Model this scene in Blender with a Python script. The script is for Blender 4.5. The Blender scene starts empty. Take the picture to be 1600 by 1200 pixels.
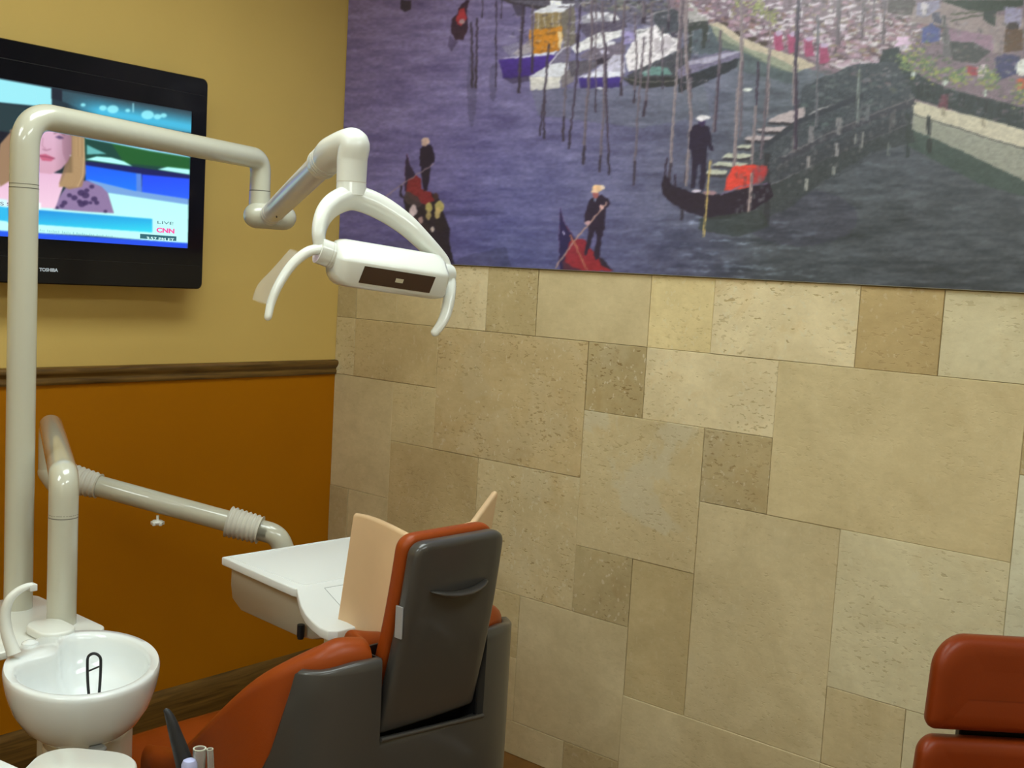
import bpy, bmesh, math, random
import numpy as np
from mathutils import Vector, Matrix
random.seed(7)
sc = bpy.context.scene
col = sc.collection

# ------------------------------------------------------------------ camera
F = 1733.94
CR = Matrix(((0.76403592, -0.10465832, 0.63662842),
             (0.64270541, 0.03723351, -0.76520809),
             (0.05638148, 0.993811, 0.09571221)))
CP = Vector((3.03291, -2.64643, 1.50237))
cd = bpy.data.cameras.new('camera')
cam = bpy.data.objects.new('camera', cd)
col.objects.link(cam)
cam.matrix_world = Matrix.Translation(CP) @ CR.to_4x4()
cd.sensor_fit = 'HORIZONTAL'
cd.sensor_width = 36
cd.lens = F * 36 / 1600
cd.clip_start = 0.05
sc.camera = cam

# ------------------------------------------------------------------ world, exposure, ceiling light positions
w = bpy.data.worlds.new('world'); sc.world = w; w.use_nodes = True
w.node_tree.nodes['Background'].inputs[0].default_value = (0.8, 0.85, 1, 1)
w.node_tree.nodes['Background'].inputs[1].default_value = 0.02
sc.view_settings.view_transform = 'Standard'
sc.view_settings.look = 'None'
sc.view_settings.gamma = 1
sc.view_settings.exposure = 0
sc.view_settings.use_curve_mapping = False
CEIL = 2.75
LIGHT_W = 10.3                       # radiance of the ceiling panels
LIGHT_COL = (.90, 1.0, .97)
PANELS = [(1.25, -1.15, 0.60, 1.2), (3.2, -1.35, 0.60, 1.2), (1.25, -3.25, 0.60, 1.2), (3.2, -3.25, 0.60, 1.2)]
MURAL_K = 0.65                      # light falling on the print, to turn photographed tone into ink albedo

# ------------------------------------------------------------------ helpers
def P(x, y, d):
    return CP + CR @ Vector(((x-800)/F*d, -(y-600)/F*d, -d))
def ray(x, y):
    return CR @ Vector(((x-800)/F, -(y-600)/F, -1))
def on(x, y, ax, val):
    r = ray(x, y); t = (val-CP[ax])/r[ax]
    return CP + r*t
def lin(c):
    return tuple(((v/255)/12.92 if v/255 <= .04045 else ((v/255+.055)/1.055)**2.4) for v in c)

def mat(name, color, rough=.5, spec=.5, coat=0, metal=0, bump=0, bscale=200, vary=0, vscale=6, trans=0, ior=1.45, emit=0, alpha=1, coatr=.05):
    m = bpy.data.materials.new(name); m.use_nodes = True
    nt = m.node_tree; b = nt.nodes['Principled BSDF']
    b.inputs['Base Color'].default_value = (*color, 1)
    b.inputs['Roughness'].default_value = rough
    b.inputs['Specular IOR Level'].default_value = spec
    b.inputs['Coat Weight'].default_value = coat
    b.inputs['Coat Roughness'].default_value = coatr
    b.inputs['Metallic'].default_value = metal
    b.inputs['Transmission Weight'].default_value = trans
    b.inputs['IOR'].default_value = ior
    b.inputs['Alpha'].default_value = alpha
    if emit:
        b.inputs['Emission Color'].default_value = (*color, 1)
        b.inputs['Emission Strength'].default_value = emit
    tc = nt.nodes.new('ShaderNodeTexCoord')
    n = nt.nodes.new('ShaderNodeTexNoise'); n.inputs['Scale'].default_value = vscale
    n.inputs['Detail'].default_value = 5
    nt.links.new(tc.outputs['Object'], n.inputs['Vector'])
    mr = nt.nodes.new('ShaderNodeMapRange')
    mr.inputs['To Min'].default_value = max(0, rough-.04); mr.inputs['To Max'].default_value = min(1, rough+.05)
    nt.links.new(n.outputs['Fac'], mr.inputs['Value'])
    nt.links.new(mr.outputs[0], b.inputs['Roughness'])
    if vary:
        mx = nt.nodes.new('ShaderNodeMixRGB'); mx.blend_type = 'MULTIPLY'
        mx.inputs[0].default_value = 1
        mx.inputs[1].default_value = (*color, 1)
        r = nt.nodes.new('ShaderNodeValToRGB')
        r.color_ramp.elements[0].position = .3; r.color_ramp.elements[1].position = .7
        r.color_ramp.elements[0].color = (1-vary,)*3+(1,)
        r.color_ramp.elements[1].color = (1,)*4
        nt.links.new(n.outputs['Fac'], r.inputs[0]); nt.links.new(r.outputs[0], mx.inputs[2])
        nt.links.new(mx.outputs[0], b.inputs['Base Color'])
    if bump:
        n2 = nt.nodes.new('ShaderNodeTexNoise'); n2.inputs['Scale'].default_value = bscale
        n2.inputs['Detail'].default_value = 3
        nt.links.new(tc.outputs['Object'], n2.inputs['Vector'])
        bp = nt.nodes.new('ShaderNodeBump'); bp.inputs['Strength'].default_value = bump
        bp.inputs['Distance'].default_value = .002
        nt.links.new(n2.outputs['Fac'], bp.inputs['Height'])
        nt.links.new(bp.outputs[0], b.inputs['Normal'])
    return m

M = {
    'enamel': mat('enamel', (.53, .52, .42), .30, coat=1, coatr=.03),
    'enamel_white': mat('enamel_white', (.78, .80, .75), .30, coat=.7, coatr=.04),
    'ceramic': mat('ceramic', (.80, .84, .84), .10, coat=.6),
    'tray_white': mat('tray_white', (.84, .87, .86), .38),
    'rubber_white': mat('rubber_white', (.62, .60, .52), .5),
    'seam': mat('seam', (.16, .15, .12), .6),
    'grey_shell': mat('grey_shell', (.056, .052, .048), .34, coat=.35, coatr=.10),
    'orange': mat('orange_vinyl', (.31, .054, .005), .38, spec=.35, bump=.12, bscale=350, vary=.12),
    'orange_dark': mat('brown_vinyl', (.23, .033, .004), .38, spec=.35, bump=.12, bscale=350, vary=.12),
    'beige': mat('beige_vinyl', (.76, .53, .31), .42, vary=.10, vscale=9),
    'black': mat('black_plastic', (.012, .012, .013), .30),
    'tv_gloss': mat('tv_gloss', (.005, .005, .007), .14, spec=.25, coat=.1),
    'rubber': mat('black_rubber', (.012, .012, .014), .5),
    'lens': mat('lamp_lens', (.045, .018, .010), .08, coat=.8),
    'bulb': mat('lamp_bulb', (.55, .50, .36), .3),
    'clear': mat('clear_plastic', (.85, .88, .86), .12, trans=.85, ior=1.3),
    'film': mat('clear_film', (.75, .76, .74), .25, alpha=.17),
    'frost': mat('lavender_plastic', (.45, .48, .75), .3),
    'grate': mat('drain_grate', (.03, .035, .04), .35),
    'steel': mat('steel', (.6, .6, .6), .25, metal=1),
    'ceiling': mat('ceiling_paint', (.84, .80, .70), .9, bump=.2, bscale=60),
    'wall_far': mat('far_paint', (.74, .62, .40), .85),
    'logo': mat('silver_letter', (.55, .62, .72), .4),
    'screw': mat('screw_grey', (.25, .25, .24), .4),
}

def mesh_obj(name, bm, m, parent=None, smooth=True, angle=40, recalc=True):
    if recalc: bmesh.ops.recalc_face_normals(bm, faces=bm.faces)
    me = bpy.data.meshes.new(name); bm.to_mesh(me); bm.free()
    o = bpy.data.objects.new(name, me); col.objects.link(o)
    if m: me.materials.append(m)
    if smooth:
        me.shade_smooth()
        try: me.set_sharp_from_angle(angle=math.radians(angle))
        except Exception: pass
    if parent:
        o.parent = parent
        o.matrix_parent_inverse = parent.matrix_world.inverted() if WORLD[0] else Matrix.Identity(4)
    return o
WORLD = [True]                      # True: vertices are given in world space; False: in the thing's own frame

def thing(name, label, cat, loc=(0, 0, 0), rotz=0, group=None):
    o = bpy.data.objects.new(name, None); col.objects.link(o)
    o.empty_display_size = .1
    o.matrix_world = Matrix.Translation(Vector(loc)) @ Matrix.Rotation(rotz, 4, 'Z')
    o['label'] = label; o['category'] = cat
    if group: o['group'] = group
    return o
def tag(o, label, cat, group=None):
    o['label'] = label; o['category'] = cat
    if group: o['group'] = group
    return o
def structure(o):
    o['kind'] = 'structure'; return o

def add_box(bm, a, b, bevel=0, seg=2, mtx=None):
    a, b = Vector(a), Vector(b)
    r = bmesh.ops.create_cube(bm, size=1)
    vs = r['verts']
    c = (a+b)/2; s = b-a
    for v in vs: v.co = Vector((v.co.x*s.x, v.co.y*s.y, v.co.z*s.z))+c
    if bevel:
        es = list({e for v in vs for e in v.link_edges})
        g = bmesh.ops.bevel(bm, geom=es, offset=bevel, segments=seg, affect='EDGES', profile=.5)
        vs = list({v for f in g['faces'] for v in f.verts} | {v for v in vs if v.is_valid})
    if mtx:
        for v in vs: v.co = mtx @ v.co
    return vs

def rings(bm, rr, closed=True, cap0=True, cap1=True):
    L = [[bm.verts.new(p) for p in r] for r in rr]
    n = len(L[0])
    for a, b in zip(L, L[1:]):
        for i in range(n if closed else n-1):
            j = (i+1) % n
            bm.faces.new((a[i], a[j], b[j], b[i]))
    if cap0: bm.faces.new(L[0][::-1])
    if cap1: bm.faces.new(L[-1])
    return L

def bend(pts, rad, n=10):
    pts = [Vector(p) for p in pts]
    if not isinstance(rad, (list, tuple)): rad = [rad]*len(pts)
    out = [pts[0]]
    for i in range(1, len(pts)-1):
        a, b, c = pts[i-1], pts[i], pts[i+1]
        u, v = (a-b).normalized(), (c-b).normalized()
        r = min(rad[i], (a-b).length*.49, (c-b).length*.49)
        p0, p1 = b+u*r, b+v*r
        for k in range(n+1):
            t = k/n
            out.append(p0*(1-t)**2+b*2*t*(1-t)+p1*t*t)
    out.append(pts[-1])
    return out

def spline(pts, n=8):
    pts = [Vector(p) for p in pts]
    q = [pts[0]*2-pts[1]]+pts+[pts[-1]*2-pts[-2]]
    out = []
    for i in range(1, len(q)-2):
        for k in range(n):
            t = k/n
            a, b, c, d = q[i-1], q[i], q[i+1], q[i+2]
            out.append(.5*((2*b)+(c-a)*t+(2*a-5*b+4*c-d)*t*t+(3*b-a-3*c+d)*t**3))
    out.append(pts[-1])
    return out

def tube(bm, path, r, seg=24, cap=True, prof=None, up=None, round_ends=False):
    """sweep a circle (or a profile of (u,v) pairs) along a path; r scalar, list or function of t"""
    path = [Vector(p) for p in path]
    n = len(path)
    if callable(r): R = [r(i/(n-1)) for i in range(n)]
    elif isinstance(r, (list, tuple)): R = list(r)
    else: R = [r]*n
    T = []
    for i in range(n):
        d = path[min(i+1, n-1)]-path[max(i-1, 0)]
        T.append(d.normalized())
    u = (Vector(up) if up else (Vector((0, 0, 1)) if abs(T[0].z) < .9 else Vector((1, 0, 0))))
    u = (u-T[0]*u.dot(T[0])).normalized()
    if round_ends:
        e = 5; p0, p1, R0, R1 = path[0], path[-1], R[0], R[-1]
        pre = [(p0-T[0]*R0*math.sin(a), R0*max(.02, math.cos(a))) for a in [math.pi/2*(1-k/e) for k in range(e)]]
        post = [(p1+T[-1]*R1*math.sin(a), R1*max(.02, math.cos(a))) for a in [math.pi/2*(k+1)/e for k in range(e)]]
        path = [a for a, _ in pre]+path+[a for a, _ in post]
        R = [b for _, b in pre]+R+[b for _, b in post]
        T = [T[0]]*e+T+[T[-1]]*e
    pr = prof or [(math.cos(2*math.pi*k/seg), math.sin(2*math.pi*k/seg)) for k in range(seg)]
    rr = []
    for p, t, rad in zip(path, T, R):
        u = (u-t*u.dot(t)).normalized(); v = t.cross(u)
        rr.append([p+u*a*rad+v*b*rad for a, b in pr])
    rings(bm, rr, True, cap, cap)

def ring_at(bm, p, d, r, h=.0012, seg=28):
    d = Vector(d).normalized(); p = Vector(p)
    tube(bm, [p-d*h/2, p+d*h/2], r, seg)

def lathe(bm, prof, seg=40, mtx=None, cap0=True, cap1=True):
    rr = [[Vector((r*math.cos(2*math.pi*k/seg), r*math.sin(2*math.pi*k/seg), z)) for k in range(seg)] for r, z in prof]
    if mtx: rr = [[mtx @ p for p in r] for r in rr]
    rings(bm, rr, True, cap0, cap1)

def prism(bm, pts, z0, z1, bevel=0, seg=3):
    """horizontal outline extruded between z0 and z1"""
    a = [bm.verts.new((x, y, z0)) for x, y in pts]
    f = bm.faces.new(a)
    g = bmesh.ops.extrude_face_region(bm, geom=[f])
    top = [v for v in g['geom'] if isinstance(v, bmesh.types.BMVert)]
    for v in top: v.co.z = z1
    if bevel:
        bmesh.ops.recalc_face_normals(bm, faces=bm.faces)
        es = [e for e in bm.edges if all(v in set(top) for v in e.verts)]+[e for e in bm.edges if all(v in set(a) for v in e.verts)]
        bmesh.ops.bevel(bm, geom=es, offset=bevel, segments=seg, affect='EDGES', profile=.5)

def rrect(w, h, r, n=6, cx=0, cy=0):
    out = []
    for sx, sy, a0 in ((1, 1, 0), (-1, 1, 90), (-1, -1, 180), (1, -1, 270)):
        for k in range(n+1):
            a = math.radians(a0+90*k/n)
            out.append((cx+sx*(w/2-r)+r*math.cos(a), cy+sy*(h/2-r)+r*math.sin(a)))
    return out

# ------------------------------------------------------------------ the room
RX, BY = 4.7, -4.3                  # far and back extents
def paint_two_tone():
    m = bpy.data.materials.new('two_tone_paint'); m.use_nodes = True
    nt = m.node_tree; b = nt.nodes['Principled BSDF']
    g = nt.nodes.new('ShaderNodeNewGeometry'); s = nt.nodes.new('ShaderNodeSeparateXYZ')
    nt.links.new(g.outputs['Position'], s.inputs[0])
    c = nt.nodes.new('ShaderNodeMath'); c.operation = 'GREATER_THAN'; c.inputs[1].default_value = 1.14
    nt.links.new(s.outputs['Z'], c.inputs[0])
    n = nt.nodes.new('ShaderNodeTexNoise'); n.inputs['Scale'].default_value = 3; n.inputs['Detail'].default_value = 4
    nt.links.new(g.outputs['Position'], n.inputs['Vector'])
    mx = nt.nodes.new('ShaderNodeMixRGB')
    mx.inputs[1].default_value = (.42, .150, .0004, 1)
    mx.inputs[2].default_value = (.66, .46, .14, 1)
    nt.links.new(c.outputs[0], mx.inputs[0])
    m2 = nt.nodes.new('ShaderNodeMixRGB'); m2.blend_type = 'MULTIPLY'; m2.inputs[0].default_value = .12
    nt.links.new(mx.outputs[0], m2.inputs[1]); nt.links.new(n.outputs['Fac'], m2.inputs[2])
    nt.links.new(m2.outputs[0], b.inputs['Base Color'])
    b.inputs['Roughness'].default_value = .62; b.inputs['Specular IOR Level'].default_value = .12
    n2 = nt.nodes.new('ShaderNodeTexNoise'); n2.inputs['Scale'].default_value = 180
    nt.links.new(g.outputs['Position'], n2.inputs['Vector'])
    bp = nt.nodes.new('ShaderNodeBump'); bp.inputs['Strength'].default_value = .15; bp.inputs['Distance'].default_value = .001
    nt.links.new(n2.outputs['Fac'], bp.inputs['Height']); nt.links.new(bp.outputs[0], b.inputs['Normal'])
    return m

def wood(name, c0, c1, sc_=(1, 1, 1), rough=.4):
    m = bpy.data.materials.new(name); m.use_nodes = True
    nt = m.node_tree; b = nt.nodes['Principled BSDF']
    g = nt.nodes.new('ShaderNodeNewGeometry')
    mp = nt.nodes.new('ShaderNodeMapping'); mp.inputs['Scale'].default_value = sc_
    nt.links.new(g.outputs['Position'], mp.inputs[0])
    n = nt.nodes.new('ShaderNodeTexNoise'); n.inputs['Scale'].default_value = 4; n.inputs['Detail'].default_value = 8
    n.inputs['Distortion'].default_value = .6
    nt.links.new(mp.outputs[0], n.inputs['Vector'])
    r = nt.nodes.new('ShaderNodeValToRGB')
    r.color_ramp.elements[0].position = .32; r.color_ramp.elements[0].color = (*c0, 1)
    r.color_ramp.elements[1].position = .68; r.color_ramp.elements[1].color = (*c1, 1)
    nt.links.new(n.outputs['Fac'], r.inputs[0]); nt.links.new(r.outputs[0], b.inputs['Base Color'])
    b.inputs['Roughness'].default_value = rough
    return m

def slab(name, a, b, m, bevel=0):
    bm = bmesh.new(); add_box(bm, a, b, bevel)
    return structure(mesh_obj(name, bm, m, smooth=False))

slab('wall_left', (-.12, BY, 0), (0, .12, CEIL), paint_two_tone())
slab('wall_back', (-.12, BY-.12, 0), (RX+.12, BY, CEIL), M['wall_far'])
slab('wall_far', (RX, BY, 0), (RX+.12, .12, CEIL), M['wall_far'])
slab('floor', (-.12, BY-.12, -.1), (RX+.12, .12, 0), wood('floor_vinyl', (.12, .050, .008), (.18, .075, .012), (3, .6, 1), .4))
slab('ceiling', (-.12, BY-.12, CEIL), (RX+.12, .12, CEIL+.1), M['ceiling'])
trimwood = wood('trim_wood', (.070, .034, .006), (.20, .105, .022), (.6, 1.2, 22), .3)
def moulding(name, prof, y0, y1, m):
    bm = bmesh.new()
    rings(bm, [[Vector((x, y, z)) for x, z in prof] for y in (y0, y1)])
    return structure(mesh_obj(name, bm, m, angle=50))
zc = 1.147
cr = [(0.0, zc-.026), (.008, zc-.026), (.011, zc-.021), (.012, zc-.013), (.009, zc-.008), (.010, zc-.003),
      (.015, zc+.002), (.019, zc+.008), (.021, zc+.016), (.018, zc+.023), (.010, zc+.026), (0.0, zc+.026)]
moulding('trim_1', cr, BY, -.001, trimwood)
bb = [(0, 0), (.016, 0), (.018, .01), (.017, .078), (.013, .092), (.012, .100), (.006, .112), (.003, .118), (0, .118)]
moulding('baseboard_left', bb, BY, -.001, trimwood)

# travertine wall: every slab is a raised, softly edged block of one mesh
U0, S = -5.4892, .2032
Z0 = 1.53
tiles = [ # u0,u1,v0,v1, tone, pits, cloud
 (-5.6,-5,0,1,'d',.3,0), (-5,-4,0,1,'m',.2,0), (-4,-3,0,1,'m',.2,0), (-3,-2,0,1,'l',.7,0), (-2,-1,0,1,'m2',.6,0), (-1,1,0,1,'m3',.1,0),
 (1,2,0,1,'y',.5,0), (2,4,0,1,'l',.8,0), (4,5,0,1,'t',.4,0), (5,8,0,1,'l2',.4,0), (8,9,0,1,'m2',.4,0), (9,12,0,1,'l',.4,0),
 (-5.6,-5,1,2,'m3',.6,0), (-5,-3,1,2,'b',.35,0), (-3,0,1,3,'b2',.7,.25), (0,1,1,2,'d',1,.3), (1,3,1,2,'l',.7,.2), (3,6,1,3,'p',.2,0), (6,7,1,2,'d',.5,0), (7,10,1,3,'l2',.4,0), (10,12,1,3,'p',.4,0),
 (-5.6,-4,2,4,'m3',.1,0), (-4,-3,2,3,'m',.3,0), (0,2,2,4,'m3',.5,1), (2,3,2,3,'d2',.7,.4), (6,8,2,3,'w',.3,0) if False else (6,7,2,5,'w',.3,0),
 (-4,-2,3,5,'b',.3,.1), (-2,0,3,5,'m3',.8,.3), (2,4,3,6,'p2',.3,.1), (4,6,3,5,'l2',.5,.1), (7,10,3,5,'l2',.4,0), (10,12,3,6,'p',.4,0),
 (-5.6,-5,4,5,'d2',.2,0), (-5,-4,4,6,'m3',.2,0), (0,1,4,5,'s',.9,0), (1,2,4,6,'m2',.25,.1),
 (-5.6,-5,5,7.7,'m3',.2,0), (-4,-2,5,7,'m3',.2,0), (-2,-1,5,6,'m2',.3,0), (-1,1,5,7,'p2',.15,.1), (4,5,5,6,'m3',.3,.2), (5,7,5,6,'l2',.3,.1), (7,10,5,7.7,'p',.3,0), (10,12,6,7.7,'l',.3,0),
 (-5,-4,6,7.7,'m2',.2,0), (-2,-1,6,7,'m3',.2,0), (1,4,6,7.7,'p2',.2,.1), (4,7,6,7.7,'p',.3,.1),
 (-4,-2,7,7.7,'p2',.2,0), (-2,0,7,7.7,'p2',.2,0), (0,1,7,7.7,'d2',.4,0),
]
TONE = {'l': (212, 196, 158), 'l2': (205, 196, 162), 'w': (206, 206, 182), 'y': (214, 194, 142), 'm': (188, 168, 124), 'm2': (176, 156, 112),
        'm3': (190, 172, 132), 'p': (196, 178, 136), 'p2': (194, 178, 140), 'b': (176, 152, 106), 'b2': (180, 156, 112), 't': (168, 140, 88),
        'd': (156, 136, 94), 'd2': (158, 138, 98), 's': (162, 144, 104)}
def travertine():
    m = bpy.data.materials.new('travertine'); m.use_nodes = True
    nt = m.node_tree; b = nt.nodes['Principled BSDF']; N = nt.nodes.new; Lk = nt.links.new
    at = N('ShaderNodeAttribute'); at.attribute_name = 'tone'
    a2 = N('ShaderNodeAttribute'); a2.attribute_name = 'props'      # r seed, g pits, b cloud
    sp = N('ShaderNodeSeparateColor'); Lk(a2.outputs['Color'], sp.inputs[0])
    g = N('ShaderNodeNewGeometry')
    cx = N('ShaderNodeCombineXYZ')
    sm = N('ShaderNodeMath'); sm.operation = 'MULTIPLY'; sm.inputs[1].default_value = 37
    Lk(sp.outputs[0], sm.inputs[0]); Lk(sm.outputs[0], cx.inputs[1])
    ad = N('ShaderNodeVectorMath'); ad.operation = 'ADD'
    Lk(g.outputs['Position'], ad.inputs[0]); Lk(cx.outputs[0], ad.inputs[1])
    def noise(scale, detail=6, rough=.6, dist=0, stretch=None):
        n = N('ShaderNodeTexNoise'); n.inputs['Scale'].default_value = scale; n.inputs['Detail'].default_value = detail
        n.inputs['Roughness'].default_value = rough; n.inputs['Distortion'].default_value = dist
        if stretch:
            mp = N('ShaderNodeMapping'); mp.inputs['Scale'].default_value = stretch
            Lk(ad.outputs[0], mp.inputs[0]); Lk(mp.outputs[0], n.inputs['Vector'])
        else: Lk(ad.outputs[0], n.inputs['Vector'])
        return n.outputs['Fac']
    def ramp(src, p0, p1, c0, c1):
        r = N('ShaderNodeValToRGB'); r.color_ramp.elements[0].position = p0; r.color_ramp.elements[1].position = p1
        r.color_ramp.elements[0].color = (*c0, 1); r.color_ramp.elements[1].color = (*c1, 1)
        Lk(src, r.inputs[0]); return r.outputs[0]
    def mix(a, bb_, f, mode='MULTIPLY'):
        x = N('ShaderNodeMixRGB'); x.blend_type = mode
        if isinstance(f, (int, float)): x.inputs[0].default_value = f
        else: Lk(f, x.inputs[0])
        Lk(a, x.inputs[1])
        if isinstance(bb_, tuple): x.inputs[2].default_value = (*bb_, 1)
        else: Lk(bb_, x.inputs[2])
        return x.outputs[0]
    def math_(op, a, b_, clamp=False):
        x = N('ShaderNodeMath'); x.operation = op; x.use_clamp = clamp
        for i, v in enumerate((a, b_)):
            if isinstance(v, (int, float)): x.inputs[i].default_value = v
            else: Lk(v, x.inputs[i])
        return x.outputs[0]
    c = mix(at.outputs['Color'], ramp(noise(5, 7, .6, .8), .3, .72, (.84, .82, .78), (1.06, 1.06, 1.06)), 1)
    c = mix(c, ramp(noise(28, 5, .7, .3, (1, 1, 1.6)), .3, .7, (.92, .91, .88), (1.04, 1.04, 1.04)), 1)
    # warm blotches
    bl = ramp(noise(9, 6, .65, 1.2), .52, .66, (0, 0, 0), (1, 1, 1))
    bl = math_('MULTIPLY', bl, math_('MULTIPLY', sp.outputs[1], .45))
    c = mix(c, (.86, .74, .56), bl)
    # pale clouds of mineral with a crisp edge
    cl = ramp(noise(4.6, 5, .55, .35), .545, .59, (0, 0, 0), (1, 1, 1))
    c = mix(c, (.62, .56, .40), math_('MULTIPLY', cl, math_('MULTIPLY', sp.outputs[2], .55)), 'MIX')
    # pits: two sizes, gathered where a broad noise is high
    area = ramp(noise(7, 3, .5), .40, .60, (0, 0, 0), (1, 1, 1))
    def pits(scale, thr, stretch):
        v = N('ShaderNodeTexNoise'); v.inputs['Scale'].default_value = scale; v.inputs['Detail'].default_value = 2
        mp = N('ShaderNodeMapping'); mp.inputs['Scale'].default_value = stretch
        Lk(ad.outputs[0], mp.inputs[0]); Lk(mp.outputs[0], v.inputs['Vector'])
        return ramp(v.outputs['Fac'], thr, thr+.04, (0, 0, 0), (1, 1, 1))
    p1 = math_('MULTIPLY', pits(85, .60, (.7, 1, 1.5)), area)
    p2 = pits(44, .70, (.7, 1, 1.6))
    pp = math_('MULTIPLY', math_('ADD', p1, p2, True), math_('MULTIPLY', sp.outputs[1], 1.0), True)
    fl = math_('MULTIPLY', pits(70, .63, (1, 1, .8)), math_('MULTIPLY', sp.outputs[1], .5))
    c = mix(c, (.72, .66, .48), fl, 'MIX')
    c = mix(c, (.62, .55, .42), pp)
    Lk(c, b.inputs['Base Color'])
    b.inputs['Roughness'].default_value = .58
    b.inputs['Specular IOR Level'].default_value = .35
    h = math_('SUBTRACT', math_('MULTIPLY', noise(60, 5, .6), .25), pp)
    bp = N('ShaderNodeBump'); bp.inputs['Strength'].default_value = .40; bp.inputs['Distance'].default_value = .003
    Lk(h, bp.inputs['Height']); Lk(bp.outputs[0], b.inputs['Normal'])
    return m
def tile_wall():
    bm = bmesh.new()
    lt = bm.loops.layers.float_color.new('tone'); lp = bm.loops.layers.float_color.new('props')
    rnd = random.Random(3)
    def face(vs, tone, props):
        f = bm.faces.new([bm.verts.new(v) for v in vs])
        for l in f.loops: l[lt] = (*tone, 1); l[lp] = (*props, 1)
    for u0, u1, v0, v1, tn, pit, cl in tiles:
        x0, x1 = max(0, (u0-U0)*S), min(RX, (u1-U0)*S)
        z1, z0 = Z0-v0*S, max(0, Z0-v1*S)
        if z1-z0 < .01 or x1-x0 < .01: continue
        gp, bv = rnd.uniform(.0002, .0009), .0012
        y = -rnd.uniform(0, .0022)
        x0 += gp; x1 -= gp; z0 += gp*.8; z1 -= gp*.8 if v0 > 0 else 0
        o = [(x0, .006, z0), (x1, .006, z0), (x1, .006, z1), (x0, .006, z1)]
        mdl = [(x0, y+bv, z0), (x1, y+bv, z0), (x1, y+bv, z1), (x0, y+bv, z1)]
        i = [(x0+bv, y, z0+bv), (x1-bv, y, z0+bv), (x1-bv, y, z1-bv), (x0+bv, y, z1-bv)]
        ref = lin((196, 182, 140)); tn_ = lin(TONE[tn]); k = rnd.uniform(.97, 1.03); tone = tuple((r_*.34+t*.66)*k*1.16*g_ for r_, t, g_ in zip(ref, tn_, (1.06, 1.07, 1.14)))
        pr = (rnd.random(), pit, cl)
        face(i, tone, pr)
        for k in range(4):
            j = (k+1) % 4
            face([mdl[k], mdl[j], i[j], i[k]], tone, pr); face([o[k], o[j], mdl[j], mdl[k]], tone, pr)
    dk = lin((92, 78, 50))
    a, b_ = (0, .006, 0), (RX, .12, Z0)
    face([(0, .006, 0), (RX, .006, 0), (RX, .006, Z0), (0, .006, Z0)], dk, (0, 0, 0))
    face([(0, .006, Z0), (RX, .006, Z0), (RX, .12, Z0), (0, .12, Z0)], dk, (0, 0, 0))
    face([(0, .012, Z0), (RX, .012, Z0), (RX, .012, CEIL), (0, .012, CEIL)], lin((200, 170, 100)), (0, 0, 0))
    face([(0, .12, 0), (0, .12, CEIL), (RX, .12, CEIL), (RX, .12, 0)], dk, (0, 0, 0))
    o = mesh_obj('wall_right', bm, travertine(), smooth=False, recalc=False)
    return structure(o)
tile_wall()

# ceiling panels; second and third are unseen, added to brighten the low tiles
LM = mat('light_diffuser', LIGHT_COL, .5, emit=LIGHT_W)
for i, (x, y, a, b_) in enumerate(PANELS):
    t = thing('ceiling_light', ['white ceiling light panel above the dental chair', 'added unseen fill panel on the ceiling above the operator stool',
              'added unseen fill panel on the ceiling behind the side unit, near the yellow wall', 'white ceiling light panel in the corner farthest from the television'][i], 'ceiling light', (x, y, CEIL), 0, 'ceiling light panels')
    bm = bmesh.new()
    for q in ((-a/2-.03, -b_/2-.03, a/2+.03, -b_/2), (-a/2-.03, b_/2, a/2+.03, b_/2+.03), (-a/2-.03, -b_/2, -a/2, b_/2), (a/2, -b_/2, a/2+.03, b_/2)):
        add_box(bm, (x+q[0], y+q[1], CEIL-.03), (x+q[2], y+q[3], CEIL))
    mesh_obj('frame', bm, M['enamel_white'], t, smooth=False)
    bm = bmesh.new(); add_box(bm, (x-a/2, y-b_/2, CEIL-.018), (x+a/2, y+b_/2, CEIL-.008))
    mesh_obj('diffuser', bm, LM, t, smooth=False)

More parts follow.
